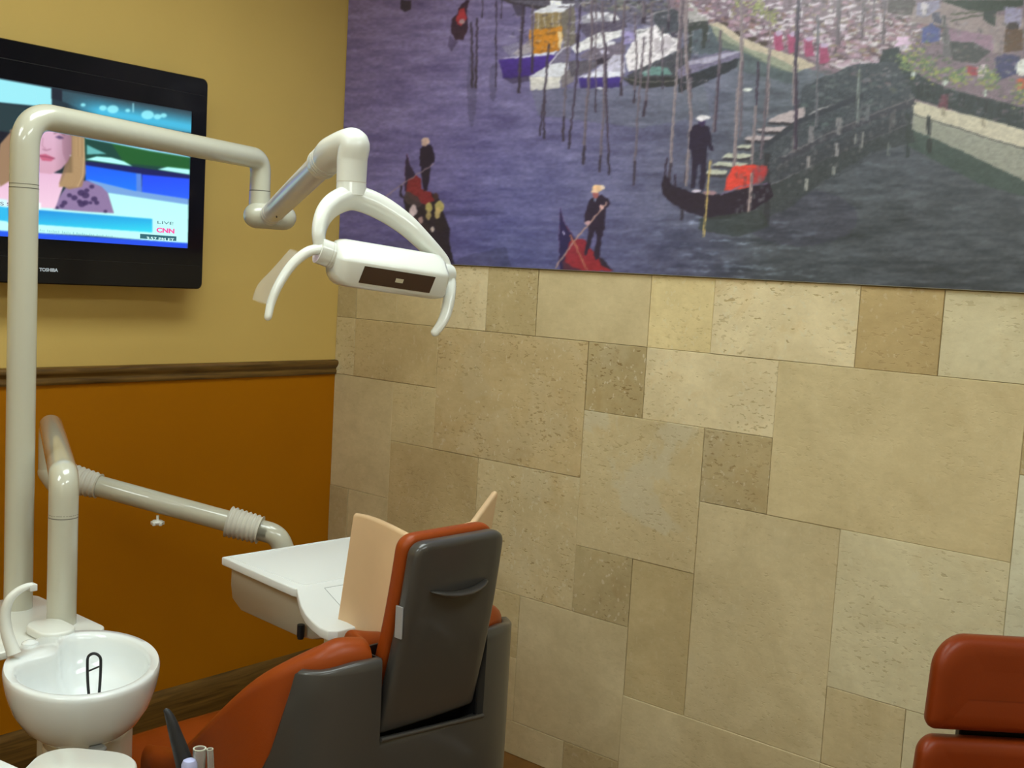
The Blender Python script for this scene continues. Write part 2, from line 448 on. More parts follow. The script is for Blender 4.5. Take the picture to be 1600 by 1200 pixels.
# ------------------------------------------------------------------ painted prints: a small raster painter
class Raster:
    def __init__(s, x0, y0, x1, y1):
        s.x0, s.y0 = x0, y0
        s.w, s.h = int(x1-x0), int(y1-y0)
        s.a = np.zeros((s.h, s.w, 3))
        s.X, s.Y = np.meshgrid(np.arange(s.w)+.5+x0, np.arange(s.h)+.5+y0)
        s.rs = np.random.RandomState(5)
    def noise(s, sx, sy, octaves=3, seed=0):
        rs = np.random.RandomState(seed); out = 0; amp = 1; tot = 0
        for o in range(octaves):
            gx, gy = int((s.X.max()-s.x0)/sx)+3, int((s.Y.max()-s.y0)/sy)+3
            g = rs.rand(gy, gx)
            u, v = (s.X-s.x0)/sx, (s.Y-s.y0)/sy
            i, j = u.astype(int), v.astype(int); fu, fv = u-i, v-j
            fu = fu*fu*(3-2*fu); fv = fv*fv*(3-2*fv)
            out = out+amp*(g[j, i]*(1-fu)*(1-fv)+g[j, i+1]*fu*(1-fv)+g[j+1, i]*(1-fu)*fv+g[j+1, i+1]*fu*fv)
            tot += amp; amp *= .5; sx /= 2; sy /= 2
        return out/tot
    def poly(s, pts, c, a=1.0, grain=0, c2=None, soft=0):
        pts = np.array(pts, float)
        bx0, by0 = np.floor(pts.min(0)-1).astype(int); bx1, by1 = np.ceil(pts.max(0)+1).astype(int)
        bx0 = max(bx0, int(s.x0)); by0 = max(by0, int(s.y0)); bx1 = min(bx1, int(s.x0)+s.w); by1 = min(by1, int(s.y0)+s.h)
        if bx1 <= bx0 or by1 <= by0: return
        cov = np.zeros((by1-by0, bx1-bx0)); q = 3
        for oy in range(q):
            for ox in range(q):
                X, Y = np.meshgrid(np.arange(bx0, bx1)+(ox+.5)/q, np.arange(by0, by1)+(oy+.5)/q)
                ins = np.zeros(X.shape, bool)
                for k in range(len(pts)):
                    (xa, ya), (xb, yb) = pts[k], pts[k-1]
                    if ya == yb: continue
                    ins ^= ((ya > Y) != (yb > Y)) & (X < (xb-xa)*(Y-ya)/(yb-ya)+xa)
                cov += ins
        cov = cov/q/q*a
        sl = np.s_[by0-int(s.y0):by1-int(s.y0), bx0-int(s.x0):bx1-int(s.x0)]
        colr = np.array(c, float)[None, None, :]*np.ones(cov.shape+(1,))
        if c2 is not None:
            t = np.clip((np.arange(by0, by1)-pts[:, 1].min())/max(1, np.ptp(pts[:, 1])), 0, 1)[:, None, None]
            colr = colr*(1-t)+np.array(c2, float)*t
        if grain: colr = colr+s.rs.randn(*cov.shape)[..., None]*grain
        s.a[sl] = s.a[sl]*(1-cov[..., None])+colr*cov[..., None]
    def line(s, pts, wd, c, a=1.0, w2=None):
        n = len(pts)
        for k in range(n-1):
            (xa, ya), (xb, yb) = pts[k], pts[k+1]
            L = math.hypot(xb-xa, yb-ya) or 1
            nx, ny = -(yb-ya)/L, (xb-xa)/L
            wa = wd if w2 is None else wd+(w2-wd)*k/(n-1)
            wb = wd if w2 is None else wd+(w2-wd)*(k+1)/(n-1)
            s.poly([(xa+nx*wa/2, ya+ny*wa/2), (xb+nx*wb/2, yb+ny*wb/2), (xb-nx*wb/2, yb-ny*wb/2), (xa-nx*wa/2, ya-ny*wa/2)], c, a)
    def ell(s, cx, cy, rx, ry, c, a=1.0, rot=0, grain=0):
        t = np.linspace(0, 2*math.pi, 20, endpoint=False); cr_, sr = math.cos(rot), math.sin(rot)
        s.poly([(cx+rx*math.cos(k)*cr_-ry*math.sin(k)*sr, cy+rx*math.cos(k)*sr+ry*math.sin(k)*cr_) for k in t], c, a, grain)
    def blur(s, n=1):
        for _ in range(n):
            p = np.pad(s.a, ((1, 1), (1, 1), (0, 0)), 'edge')
            s.a = (p[1:-1, 1:-1]*4+p[:-2, 1:-1]*2+p[2:, 1:-1]*2+p[1:-1, :-2]*2+p[1:-1, 2:]*2+p[:-2, :-2]+p[2:, 2:]+p[:-2, 2:]+p[2:, :-2])/16
    def sample(s, x, y):
        def fold(v, n):
            v = np.mod(v, 2*(n-1)); return np.where(v > n-1, 2*(n-1)-v, v)
        u, v = fold(x-s.x0-.5, s.w), fold(y-s.y0-.5, s.h)
        i, j = np.clip(u.astype(int), 0, s.w-2), np.clip(v.astype(int), 0, s.h-2)
        fu, fv = (u-i)[..., None], (v-j)[..., None]
        a = s.a
        return a[j, i]*(1-fu)*(1-fv)+a[j, i+1]*fu*(1-fv)+a[j+1, i]*(1-fu)*fv+a[j+1, i+1]*fu*fv
def tf(ox, oy, k, pts): return [(ox+x/k, oy+y/k) for x, y in pts]

def print_mesh(name, origin, du, dv, nu, nv, ras, m, scale, parent):
    """flat printed sheet: regular grid, ink tone per vertex"""
    U, V = np.meshgrid(np.linspace(0, 1, nu), np.linspace(0, 1, nv))
    o, a, b = np.array(origin), np.array(du), np.array(dv)
    W = o+U[..., None]*a+V[..., None]*b
    R_ = np.array([list(r) for r in CR]); d = (W-np.array(CP))@R_
    x = 800+F*d[..., 0]/-d[..., 2]; y = 600-F*d[..., 1]/-d[..., 2]
    c = np.clip(ras.sample(x, y)/255, 0, 1)
    c = np.where(c <= .04045, c/12.92, ((c+.055)/1.055)**2.4)*scale
    me = bpy.data.meshes.new(name)
    idx = np.arange(nu*nv).reshape(nv, nu)
    f = np.stack([idx[:-1, :-1], idx[:-1, 1:], idx[1:, 1:], idx[1:, :-1]], -1).reshape(-1, 4)
    me.vertices.add(nu*nv); me.vertices.foreach_set('co', W.reshape(-1))
    me.loops.add(f.size); me.loops.foreach_set('vertex_index', f.reshape(-1).astype(np.int32))
    me.polygons.add(len(f)); me.polygons.foreach_set('loop_start', np.arange(0, f.size, 4, dtype=np.int32))
    me.polygons.foreach_set('loop_total', np.full(len(f), 4, np.int32))
    me.update(calc_edges=True)
    ca = me.color_attributes.new('ink', 'FLOAT_COLOR', 'POINT')
    ca.data.foreach_set('color', np.concatenate([c, np.ones(c.shape[:2]+(1,))], -1).reshape(-1).astype(np.float32))
    me.materials.append(m)
    ob = bpy.data.objects.new(name, me); col.objects.link(ob)
    if parent: ob.parent = parent; ob.matrix_parent_inverse = parent.matrix_world.inverted()
    return ob
def ink_mat(name, emit=0, rough=.3, coat=0):
    m = bpy.data.materials.new(name); m.use_nodes = True
    nt = m.node_tree; b = nt.nodes['Principled BSDF']
    a = nt.nodes.new('ShaderNodeAttribute'); a.attribute_name = 'ink'
    if emit:
        b.inputs['Base Color'].default_value = (.01, .01, .01, 1)
        nt.links.new(a.outputs['Color'], b.inputs['Emission Color']); b.inputs['Emission Strength'].default_value = emit
    else: nt.links.new(a.outputs['Color'], b.inputs['Base Color'])
    b.inputs['Roughness'].default_value = rough; b.inputs['Coat Weight'].default_value = coat; b.inputs['Coat Roughness'].default_value = .25
    b.inputs['Specular IOR Level'].default_value = .35
    return m

def paint_canal():
    r = Raster(520, -4, 1604, 456)
    X, Y = r.X, r.Y
    # water: violet on the left, grey green towards the right and the bottom
    A, B, Cc, D = np.array((114, 102, 150.)), np.array((92, 88, 144.)), np.array((100, 106, 118.)), np.array((58, 64, 74.))
    t = np.clip((X-540)/650, 0, 1)[..., None]; v = np.clip((Y-20)/400, 0, 1)[..., None]
    base = (A*(1-v)+B*v)*(1-t**1.6)+(Cc*(1-v)+D*v)*t**1.6
    g = np.clip((X-1120)/120, 0, 1)*np.clip((Y-200)/120, 0, 1)
    base = base*(1-.55*g[..., None])+np.array((62, 68, 72))*.55*g[..., None]
    wv = r.noise(34, 6, 4, 1)-.5; wv2 = r.noise(90, 22, 3, 2)-.5
    base = base+(wv*46+wv2*30)[..., None]*np.array((1, 1, 1.05))
    # bright ripples lower right, dark ripples
    rp = np.clip(r.noise(22, 4, 3, 3)-.60, 0, 1)*260*np.clip((X-980)/120, 0, 1)*np.clip((Y-290)/60, 0, 1)*np.clip((1330-X)/150, 0, 1)
    base += rp[..., None]*np.array((.9, 1, 1.1))
    r.a = base
    dk = (40, 36, 52)
    # reflections
    for x, y, w_, h_ in ((737, 140, 8, 60), (770, 130, 6, 30), (1250, 340, 90, 45), (640, 395, 60, 20)):
        r.ell(x, y, w_, h_, (56, 54, 76), .35)
    r.poly([(720, 402), (790, 385), (800, 420), (700, 420)], (42, 40, 62), .35)
    r.ell(740, 333, 55, 4, (60, 58, 96), .5)
    r.poly([(830, 140), (1100, 130), (1110, 180), (1000, 200), (840, 180)], (92, 100, 104), .35)
    # dark band and far boats along the very top
    r.poly([(775, -4), (900, -4), (890, 10), (850, 16), (800, 6)], (58, 54, 60))
    r.poly([(795, -4), (820, -4), (822, 22), (808, 26)], (60, 56, 72), .8)
    r.poly(tf(760, 0, 5, [(150, 0), (1600, 0), (1600, 140), (1300, 200), (900, 160), (700, 60), (330, 40)]), (92, 88, 104), .9, grain=9)
    for i in range(260):
        x, y = r.rs.uniform(900, 1090), r.rs.uniform(-4, 34)
        if y > 10+(x-900)*.15: continue
        c = [(126, 118, 104), (70, 66, 72), (160, 156, 168), (98, 104, 96), (52, 50, 60)][r.rs.randint(5)]
        r.ell(x, y, r.rs.uniform(2, 8), r.rs.uniform(1, 3), c, .6)
    # yellow cabin boat with violet hull
    zA = lambda p: tf(760, 0, 5, p)
    r.poly(zA([(370, 110), (590, 95), (700, 30), (640, 25), (490, 45), (375, 85)]), (206, 206, 214))
    r.poly(zA([(500, 0), (590, 0), (585, 40), (500, 45)]), (222, 222, 228))
    r.poly(zA([(375, 105), (585, 95), (590, 220), (375, 240)]), (134, 116, 84), grain=8)
    for q in (400, 450, 510, 560): r.poly(zA([(q, 110), (q+14, 110), (q+14, 225), (q, 230)]), (176, 168, 160), .7)
    r.poly(zA([(330, 235), (590, 205), (600, 260), (570, 400), (480, 415), (340, 425)]), (186, 124, 48), grain=6, c2=(176, 112, 40))
    r.poly(zA([(585, 95), (690, 50), (700, 340), (600, 400)]), (104, 98, 92), grain=8)
    r.poly(zA([(560, 250), (590, 250), (585, 390), (560, 360)]), (210, 190, 150), .9)
    r.poly(zA([(120, 370), (250, 330), (340, 350), (360, 430), (190, 440)]), (126, 122, 150), .85, grain=10)
    r.poly(zA([(200, 420), (350, 300), (360, 400), (250, 440)]), (170, 160, 162), .7)
    r.poly(zA([(95, 455), (250, 440), (420, 415), (560, 400), (520, 440), (330, 450)]), (196, 196, 214))
    r.poly(zA([(95, 465), (500, 432), (560, 430), (470, 560), (330, 600), (130, 615)]), (66, 46, 132), c2=(52, 36, 104))
    r.poly(zA([(130, 610), (340, 590), (340, 640), (200, 650)]), (50, 44, 70), .7)
    # white motor boats behind
    r.poly(zA([(740, 130), (830, 90), (950, 100), (1010, 110), (1050, 160), (930, 180), (760, 190)]), (150, 148, 160), grain=8)
    r.poly(zA([(750, 150), (820, 95), (960, 100), (900, 140)]), (206, 204, 212))
    r.poly(zA([(940, 120), (1010, 110), (1060, 170), (980, 180)]), (206, 204, 210))
    r.poly(zA([(720, 190), (1080, 150), (1100, 220), (780, 300)]), (78, 72, 88), .9, grain=8)
    r.poly(zA([(660, 370), (860, 260), (1050, 235), (1130, 260), (880, 350), (700, 420)]), (206, 204, 206), grain=4)
    r.poly(zA([(720, 440), (860, 350), (1000, 330), (1090, 340), (1080, 420), (820, 480)]), (104, 96, 112), grain=8)
    r.poly(zA([(830, 350), (930, 325), (1010, 330), (1000, 350), (880, 375)]), (200, 198, 206))
    r.poly(zA([(880, 400), (930, 370), (960, 410), (930, 440)]), (190, 184, 206), .9)
    r.poly(zA([(1050, 250), (1150, 240), (1170, 330), (1060, 350)]), (140, 130, 176), .9)
    r.poly(zA([(1160, 230), (1290, 215), (1340, 200), (1380, 260), (1180, 300)]), (198, 196, 198), grain=6)
    # pale boat in front
    r.poly(zA([(490, 480), (620, 370), (660, 380), (640, 500), (500, 520)]), (104, 98, 120), grain=9)
    r.line(zA([(480, 510), (600, 380), (650, 360)]), 2, (190, 186, 200))
    r.poly(zA([(330, 595), (420, 550), (500, 500), (640, 490), (640, 560), (580, 600), (460, 600)]), (196, 196, 204), grain=4)
    r.poly(zA([(335, 600), (580, 602), (580, 690), (345, 705)]), (208, 204, 198), c2=(176, 172, 172))
    r.poly(zA([(580, 602), (650, 540), (700, 570), (680, 640), (590, 690)]), (112, 106, 112), grain=6)
    r.poly(zA([(640, 480), (800, 470), (900, 500), (740, 590), (660, 600)]), (84, 80, 92), grain=10)
    r.poly(zA([(840, 460), (970, 450), (965, 500), (860, 505)]), (44, 40, 52))
    # blue hulled boat
    r.poly(zA([(720, 605), (860, 540), (1000, 430), (1060, 430), (1090, 560), (1050, 600)]), (176, 172, 190), grain=9)
    r.poly(zA([(720, 606), (860, 560), (1050, 560), (1050, 600)]), (206, 206, 218))
    r.poly(zA([(720, 612), (1060, 606), (1040, 685), (740, 690)]), (58, 44, 120), c2=(48, 40, 92))
    r.ell(*zA([(885, 690)])[0], 5, 2.4, (190, 190, 196), .9)
    # big white covered boat
    r.poly(zA([(1080, 440), (1160, 300), (1330, 190), (1400, 250), (1500, 300), (1495, 390), (1200, 540), (1110, 560)]), (208, 202, 206), grain=8)
    r.poly(zA([(1300, 320), (1380, 260), (1450, 290), (1440, 380), (1330, 420)]), (178, 170, 178), grain=8)
    r.poly(zA([(1360, 260), (1420, 260), (1350, 330)]), (228, 226, 228))
    r.poly(zA([(1430, 250), (1520, 230), (1520, 300), (1450, 290)]), (66, 62, 76))
    r.poly(zA([(1090, 590), (1250, 510), (1495, 395), (1600, 330), (1600, 600), (1400, 640), (1180, 650)]), (64, 66, 74), grain=8)
    r.poly(zA([(1210, 570), (1290, 520), (1420, 530), (1450, 580), (1230, 600)]), (96, 130, 126), .9)
    r.poly(zA([(1060, 600), (1200, 610), (1450, 600), (1600, 560), (1600, 640), (1450, 670), (1250, 690), (1120, 660)]), (44, 46, 50))
    r.line(zA([(1070, 605), (1200, 640), (1420, 640), (1600, 590)]), 1.3, (110, 110, 104))
    r.poly(zA([(1300, 90), (1500, 50), (1600, 50), (1600, 250), (1380, 260), (1310, 170)]), (62, 66, 74), .9, grain=9)
    r.line(zA([(1300, 110), (1500, 50)]), 2, (130, 126, 130))
    # quay, terrace with tables and people
    zB = lambda p: tf(1060, 0, 5.714, p)
    zC = lambda p: tf(1320, 0, 5.714, p)
    r.poly([(1040, -4), (1604, -4), (1604, 230), (1420, 160), (1300, 120), (1200, 85), (1120, 42), (1075, 28), (1046, 10)], (116, 100, 112), grain=6)
    r.poly(zB([(60, 30), (110, 20), (270, 180), (100, 210)]), (150, 146, 146), grain=8)
    pal = [(176, 150, 170), (150, 112, 128), (196, 186, 198), (84, 66, 78), (120, 92, 84), (206, 200, 204), (104, 84, 96), (160, 132, 150), (70, 60, 66), (134, 124, 104)]
    for i in range(1500):
        x = r.rs.uniform(1050, 1480); y = r.rs.uniform(-4, 110)
        lim = 8+(x-1050)*.40
        if y > min(lim, 104): continue
        if x > 1400 and y > 70: continue
        k = 1+max(0, (y-10))*.012
        r.ell(x, y, r.rs.uniform(1.5, 5)*k, r.rs.uniform(1, 2.4)*k, pal[r.rs.randint(len(pal))], .75, r.rs.uniform(-.3, .3))
    for i in range(46):                                     # pale table tops in rows
        x = r.rs.uniform(1190, 1430); y = r.rs.uniform(4, 62)
        r.poly([(x, y), (x+r.rs.uniform(10, 20), y-3), (x+16, y), (x+3, y+3)], (206, 196, 206), .8)
    r.poly(zC([(560, 60), (900, 20), (1250, 110), (1600, 160), (1600, 420), (1330, 480), (1100, 300), (900, 230), (560, 200)]), (144, 130, 132), .92, grain=5)
    for i in range(240):
        x = r.rs.uniform(1330, 1420); y = r.rs.uniform(28, 80)
        r.ell(x, y, r.rs.uniform(2, 7), r.rs.uniform(1, 3), pal[r.rs.randint(len(pal))], .7)
    r.poly(zC([(840, 0), (1600, 0), (1600, 50), (1330, 110), (1100, 90), (960, 40)]), (48, 58, 52), grain=6)
    r.poly(zC([(560, 0), (640, 0), (600, 130), (520, 140), (380, 110), (380, 0)]), (64, 60, 60), .8, grain=9)
    r.poly(zC([(1230, 100), (1350, 90), (1340, 240), (1240, 180)]), (52, 60, 58))
    r.line(zC([(940, 130), (1240, 100)]), 2.5, (70, 74, 64)); r.line(zC([(940, 190), (1240, 130)]), 2.2, (66, 70, 60))
    r.poly(zC([(640, 20), (850, 0), (850, 80), (700, 160), (640, 130)]), (140, 138, 170), .8, grain=8)
    r.poly(zC([(680, 20), (750, 30), (720, 150), (690, 140)]), (196, 190, 196), .9)
    r.poly(zC([(690, 260), (770, 210), (850, 260), (850, 370), (690, 380)]), (76, 84, 140), grain=6)
    r.poly(zC([(780, 120), (850, 110), (870, 220), (790, 200)]), (70, 72, 92), .9)
    r.poly(zC([(440, 420), (470, 330), (570, 330), (590, 400), (560, 430)]), (206, 180, 206))
    r.poly(zC([(360, 445), (560, 410), (560, 430), (380, 460)]), (196, 190, 206))
    r.poly(zC([(900, 250), (1080, 280), (1320, 320), (1330, 470), (1100, 380), (900, 360)]), (140, 112, 134), .9, grain=8)
    r.poly(zC([(930, 370), (1150, 380), (1300, 460), (1180, 560), (960, 540)]), (62, 64, 66), grain=8)
    r.poly(zC([(1430, 60), (1580, 80), (1570, 240), (1430, 210)]), (146, 142, 176), .9, grain=6)
    r.ell(*zC([(1500, 240)])[0], 10, 8, (58, 46, 48))
    r.poly(zC([(1430, 260), (1590, 260), (1590, 450), (1420, 470)]), (84, 60, 44), grain=5)
    r.poly(zC([(1340, 520), (1420, 480), (1560, 500), (1560, 650), (1360, 720)]), (58, 58, 96), grain=5)
    r.ell(*zC([(1590, 600)])[0], 10, 14, (206, 208, 204))
    r.poly(zC([(1170, 600), (1240, 570), (1280, 640), (1200, 720)]), (206, 188, 196))
    r.poly(zC([(1080, 590), (1180, 600), (1180, 680), (1100, 660)]), (150, 60, 72))
    r.poly(zC([(1540, 710), (1600, 700), (1600, 800), (1540, 800)]), (176, 86, 60))
    r.poly(zC([(860, 300), (930, 240), (960, 500), (880, 520)]), (92, 92, 96), .8)
    # pink seated row by the quay
    for x, y in ((895, 370), (1020, 380), (1165, 420), (1300, 480)):
        cx, cy = zB([(x, y)])[0]
        r.poly([(cx-8, cy-14), (cx+5, cy-16), (cx+8, cy+14), (cx-6, cy+16)], (146, 66, 100), grain=6)
        r.ell(cx, cy-13, 6, 4, (176, 160, 190), .9)
    for x, y in ((400, 220), (520, 300), (660, 350), (750, 390)): r.ell(*zB([(x, y)])[0], 8, 4, (66, 56, 52))
    for x, y in ((730, 70), (800, 130), (690, 60), (860, 160), (560, 20)):
        for i in range(30): r.ell(*(np.array(zB([(x, y)])[0])+r.rs.randn(2)*6), 2, 1.4, ((134, 138, 84), (160, 164, 104), (96, 104, 72))[r.rs.randint(3)], .8)
    # sand coloured quay edge and its wall
    r.poly(zB([(270, 205), (360, 200), (560, 330), (830, 440), (1060, 500), (1230, 590), (1100, 630), (830, 500), (600, 430), (380, 270)]), (176, 164, 146), grain=8)
    r.poly(zB([(280, 215), (380, 270), (600, 430), (830, 500), (1100, 630), (1030, 660), (840, 600), (560, 460), (380, 420), (300, 260)]), (134, 138, 122), grain=4)
    r.poly(zB([(280, 215), (330, 320), (540, 420), (800, 560), (1040, 660), (1040, 760), (820, 700), (560, 640), (440, 540), (300, 480), (100, 480), (100, 230)]), (64, 78, 78), .55, grain=6)
    r.poly(zB([(90, 210), (260, 180), (270, 230), (240, 430), (215, 430), (210, 250), (120, 270), (120, 480), (90, 480)]), (54, 58, 58), grain=4)
    # moored boat under the quay
    r.poly(zB([(0, 620), (100, 545), (430, 450), (560, 455), (540, 520), (200, 620), (0, 700)]), (106, 100, 124), grain=10)
    r.poly(zB([(90, 550), (540, 450), (560, 460), (300, 560), (100, 580)]), (160, 156, 176), .8)
    r.poly(zB([(0, 700), (230, 620), (545, 520), (520, 600), (200, 760), (0, 830)]), (44, 48, 56), grain=5)
    # planters and dark railing on the right
    r.poly(zC([(340, 440), (480, 420), (600, 640), (900, 780), (1200, 860), (1604, 960), (1604, 1160), (1200, 1060), (900, 960), (620, 880), (400, 700), (300, 560)]), (46, 54, 58), grain=7)
    for x, y, n in ((540, 560, 60), (720, 580, 70), (1000, 680, 90), (1280, 700, 90), (1570, 840, 50), (850, 640, 30), (640, 480, 20)):
        for i in range(n): r.ell(*(np.array(zC([(x, y)])[0])+r.rs.randn(2)*(9, 9)), 3, 2, ((122, 140, 92), (146, 150, 84), (92, 112, 84), (80, 96, 76))[r.rs.randint(4)], .75)
    for x, y in ((895, 740), (1255, 830), (615, 660)): r.ell(*zC([(x, y)])[0], 3.4, 5, (176, 184, 178))
    r.poly(zC([(860, 840), (930, 840), (910, 990), (840, 950)]), (98, 56, 70), grain=5)
    for i in range(60):
        x = r.rs.uniform(1430, 1604); y0 = 128+(x-1430)*.24
        r.line([(x, y0), (x, y0+22)], 1, (30, 36, 42), .8)
    # right hand quay wall
    r.poly(zC([(600, 890), (880, 970), (1240, 1060), (1620, 1160), (1620, 1330), (1200, 1200), (850, 1090), (590, 1010)]), (188, 182, 164), grain=4)
    r.poly(zC([(590, 1010), (850, 1100), (1200, 1210), (1620, 1340), (1620, 1620), (1200, 1420), (760, 1220), (590, 1150)]), (140, 142, 132), grain=5)
    r.line(zC([(590, 1010), (850, 1095), (1200, 1205), (1620, 1335)]), 1.8, (70, 72, 70))
    for x, y in ((880, 1010), (1235, 1110)): r.poly(zC([(x-20, y-60), (x+20, y-50), (x+20, y+30), (x-20, y+20)]), (150, 142, 124))
    r.poly(zC([(590, 1150), (760, 1220), (1200, 1420), (1620, 1620), (1620, 1760), (1200, 1640), (700, 1380), (560, 1300)]), (58, 74, 68), .75, grain=5)
    # jetty
    zD = lambda p: tf(1020, 160, 3.81, p)
    r.poly([(1255, 135), (1335, 100), (1400, 96), (1428, 150), (1425, 200), (1340, 260), (1200, 330), (1150, 330), (1140, 270), (1240, 190)], (62, 68, 76), grain=10)
    for i in range(240):
        x = r.rs.uniform(1255, 1420); y = r.rs.uniform(110, 200)
        if y < 100+(1425-x)*.02: continue
        r.ell(x, y, r.rs.uniform(2, 7), r.rs.uniform(1, 3), ((78, 92, 94), (44, 52, 60), (98, 106, 112), (60, 68, 76))[r.rs.randint(4)], .5)
    for p in ([(680, 110), (760, 70), (900, 25), (905, 90), (840, 120), (700, 118)], [(610, 160), (680, 150), (830, 140), (760, 175), (640, 172)], [(540, 215), (600, 195), (765, 200), (720, 222), (560, 225)],
              [(495, 270), (520, 250), (600, 250), (580, 272)], [(410, 330), (450, 300), (600, 310), (560, 332)], [(350, 375), (390, 352), (570, 362), (540, 384)], [(312, 425), (330, 400), (440, 408), (430, 432)]):
        q = zD(p); r.poly([(x, y+4) for x, y in q], (48, 46, 54)); r.poly(q, (166, 154, 158) if p[0][1] < 240 else (172, 174, 160), grain=3)
    r.line(zD([(930, 75), (980, 50), (1140, 0)]), 3.4, (150, 148, 150))
    r.line(zD([(640, 280), (860, 120), (980, 70), (1250, -40)]), 8, (50, 54, 64))
    r.line(zD([(760, 350), (1000, 220), (1250, 110), (1560, -10)]), 12, (58, 60, 70))
    r.line(zD([(770, 325), (1000, 205), (1250, 95), (1560, -30)]), 1.6, (108, 106, 112))
    r.line(zD([(600, 540), (770, 460), (1000, 350), (1250, 240), (1545, 120)]), 1.6, (112, 110, 120))
    r.poly(zD([(700, 400), (1000, 270), (1280, 150), (1545, 60), (1545, 118), (1250, 245), (900, 400), (760, 460)]), (54, 58, 66), .8, grain=5)
    r.poly(zD([(600, 540), (770, 462), (1000, 354), (1250, 244), (1545, 124), (1560, 240), (1300, 300), (1000, 480), (800, 640), (640, 690)]), (52, 58, 62), .8, grain=7)
    for x, y0, y1, w_, c in ((930, 320, 390, 6, (136, 132, 134)), (1097, 245, 320, 6, (138, 136, 140)), (1210, 190, 245, 4, (120, 122, 124)), (1250, 175, 270, 4, (130, 130, 130)), (915, 455, 525, 5, (150, 150, 146)),
                             (1080, 380, 430, 5, (134, 136, 134)), (1405, 240, 320, 4, (96, 102, 104)), (945, 140, 240, 9, (116, 114, 120)), (1110, 90, 190, 10, (124, 122, 126)), (1280, 10, 110, 8, (96, 100, 108)), (680, 300, 740, 10, (44, 46, 54)),
                             (1520, 60, 330, 7, (48, 56, 58)), (840, 200, 300, 7, (96, 92, 98)), (1430, 60, 150, 10, (80, 80, 86))):
        r.line(zD([(x, y0), (x-4, y1)]), w_*.9, c, .9)
    r.ell(*zC([(750, 1120)])[0], 3.5, 17, (48, 52, 56)); r.ell(*zC([(755, 1300)])[0], 5, 12, (44, 50, 52))
    # mooring poles
    zE = lambda p: tf(540, 0, 2.728, p)
    c1, c2, c3 = (86, 76, 86), (52, 44, 60), (118, 106, 110)
    poles = [([(537, 95), (540, 375)], 4, c2), ([(560, 75), (556, 375)], 4, c2), ([(642, 0), (641, 370)], 2.6, c2), ([(582, 0), (584, 75)], 2, c2), ([(668, 0), (662, 80)], 2, c2),
             ([(757, 20), (750, 150), (738, 395)], 5.5, c2), ([(796, 20), (795, 310)], 4, c1), ([(868, 185), (858, 300), (828, 580)], 3, c2), ([(860, 240), (848, 420), (846, 590)], 3.6, c2), ([(985, 140), (988, 300), (950, 635)], 4, c2),
             ([(960, 20), (945, 220), (925, 605)], 4, c1), ([(1003, 20), (990, 200)], 4, c2), ([(1050, 0), (1050, 180), (1030, 420), (1012, 700)], 5, c1), ([(1066, 0), (1068, 120), (1066, 480)], 2.6, c1),
             ([(1095, 0), (1096, 120), (1105, 200), (1100, 480), (1082, 735)], 4.6, c1), ([(1110, 180), (1110, 400), (1124, 745)], 4, c2), ([(1152, 0), (1145, 100)], 4, c1), ([(1190, 0), (1180, 200), (1174, 410)], 5, c1),
             ([(1270, 0), (1270, 100)], 7, c1), ([(1305, 10), (1300, 240), (1270, 500)], 4.4, c1), ([(1232, 60), (1240, 240), (1230, 440)], 3.4, c1), ([(1272, 160), (1250, 420), (1226, 790)], 4, c1), ([(1350, 110), (1352, 380)], 3, c1), ([(1378, 0), (1376, 130)], 4, c1),
             ([(1430, 0), (1415, 250), (1398, 500), (1380, 770)], 5, c3), ([(1440, 0), (1450, 200), (1465, 330)], 5, c3), ([(1473, 330), (1465, 600), (1446, 780)], 4.6, c1), ([(905, 30), (950, 30)], 1, c2)]
    for p, w_, c in poles:
        q = zE(p); wd = max(1.6, w_*.78)
        r.line(q, wd, c); r.line([(x-wd*.22, y) for x, y in q], wd*.35, tuple(min(255, v+34) for v in c), .6)
        n = len(q)-1
        (xa, ya), (xb, yb) = q[n-1], q[n]; r.line([(xa+(xb-xa)*.72, ya+(yb-ya)*.72), (xb, yb)], wd*1.1, (44, 38, 52), .85)
    zG = lambda p: tf(1060, 0, 2.609, p)
    for p, w_, c in [([(18, 0), (14, 90), (0, 200)], 5, c1), ([(36, 0), (30, 240), (52, 470), (30, 760)], 5, c3), ([(8, 100), (14, 380)], 3, c1), ([(172, 125), (165, 300), (142, 540)], 5, c1), ([(165, 300), (150, 540)], 3, c2),
                     ([(255, 0), (258, 240), (240, 420), (228, 680)], 6, c3), ([(262, 250), (252, 560)], 4, c1), ([(326, 250), (318, 430), (300, 640)], 4, c2), ([(372, 200), (358, 400), (336, 650)], 4.6, c1), ([(376, 60), (364, 480)], 3, c3),
                     ([(490, 0), (478, 260), (480, 440), (478, 610)], 7, c2), ([(470, 270), (468, 430)], 4, c3), ([(568, 60), (568, 200), (562, 520)], 4.6, (88, 88, 98)), ([(655, 0), (650, 180)], 8, c1), ([(755, 0), (748, 160)], 5, c1), ([(800, 0), (795, 90)], 4, c1), ([(842, 0), (835, 180)], 6, c1),
                     ([(738, 280), (730, 500)], 5, (104, 112, 112)), ([(1082, 60), (1090, 200)], 5, (80, 80, 84)), ([(316, 430), (300, 640), (288, 860)], 5, c3)]:
        q = zG(p); wd = max(1.6, w_*.8); r.line(q, wd, c); r.line([(x-wd*.22, y) for x, y in q], wd*.35, tuple(min(255, v+30) for v in c), .55)
    r.ell(*zB([(618, 803)])[0], 7.5, 2.4, (206, 210, 204))
    # gondola on the right with its rower
    r.poly(zD([(70, 420), (85, 440), (120, 495), (220, 530), (330, 550), (430, 540), (560, 510), (700, 480), (720, 560), (600, 640), (450, 690), (330, 695), (200, 650), (110, 600), (60, 550), (50, 490)]), (34, 28, 44), grain=2)
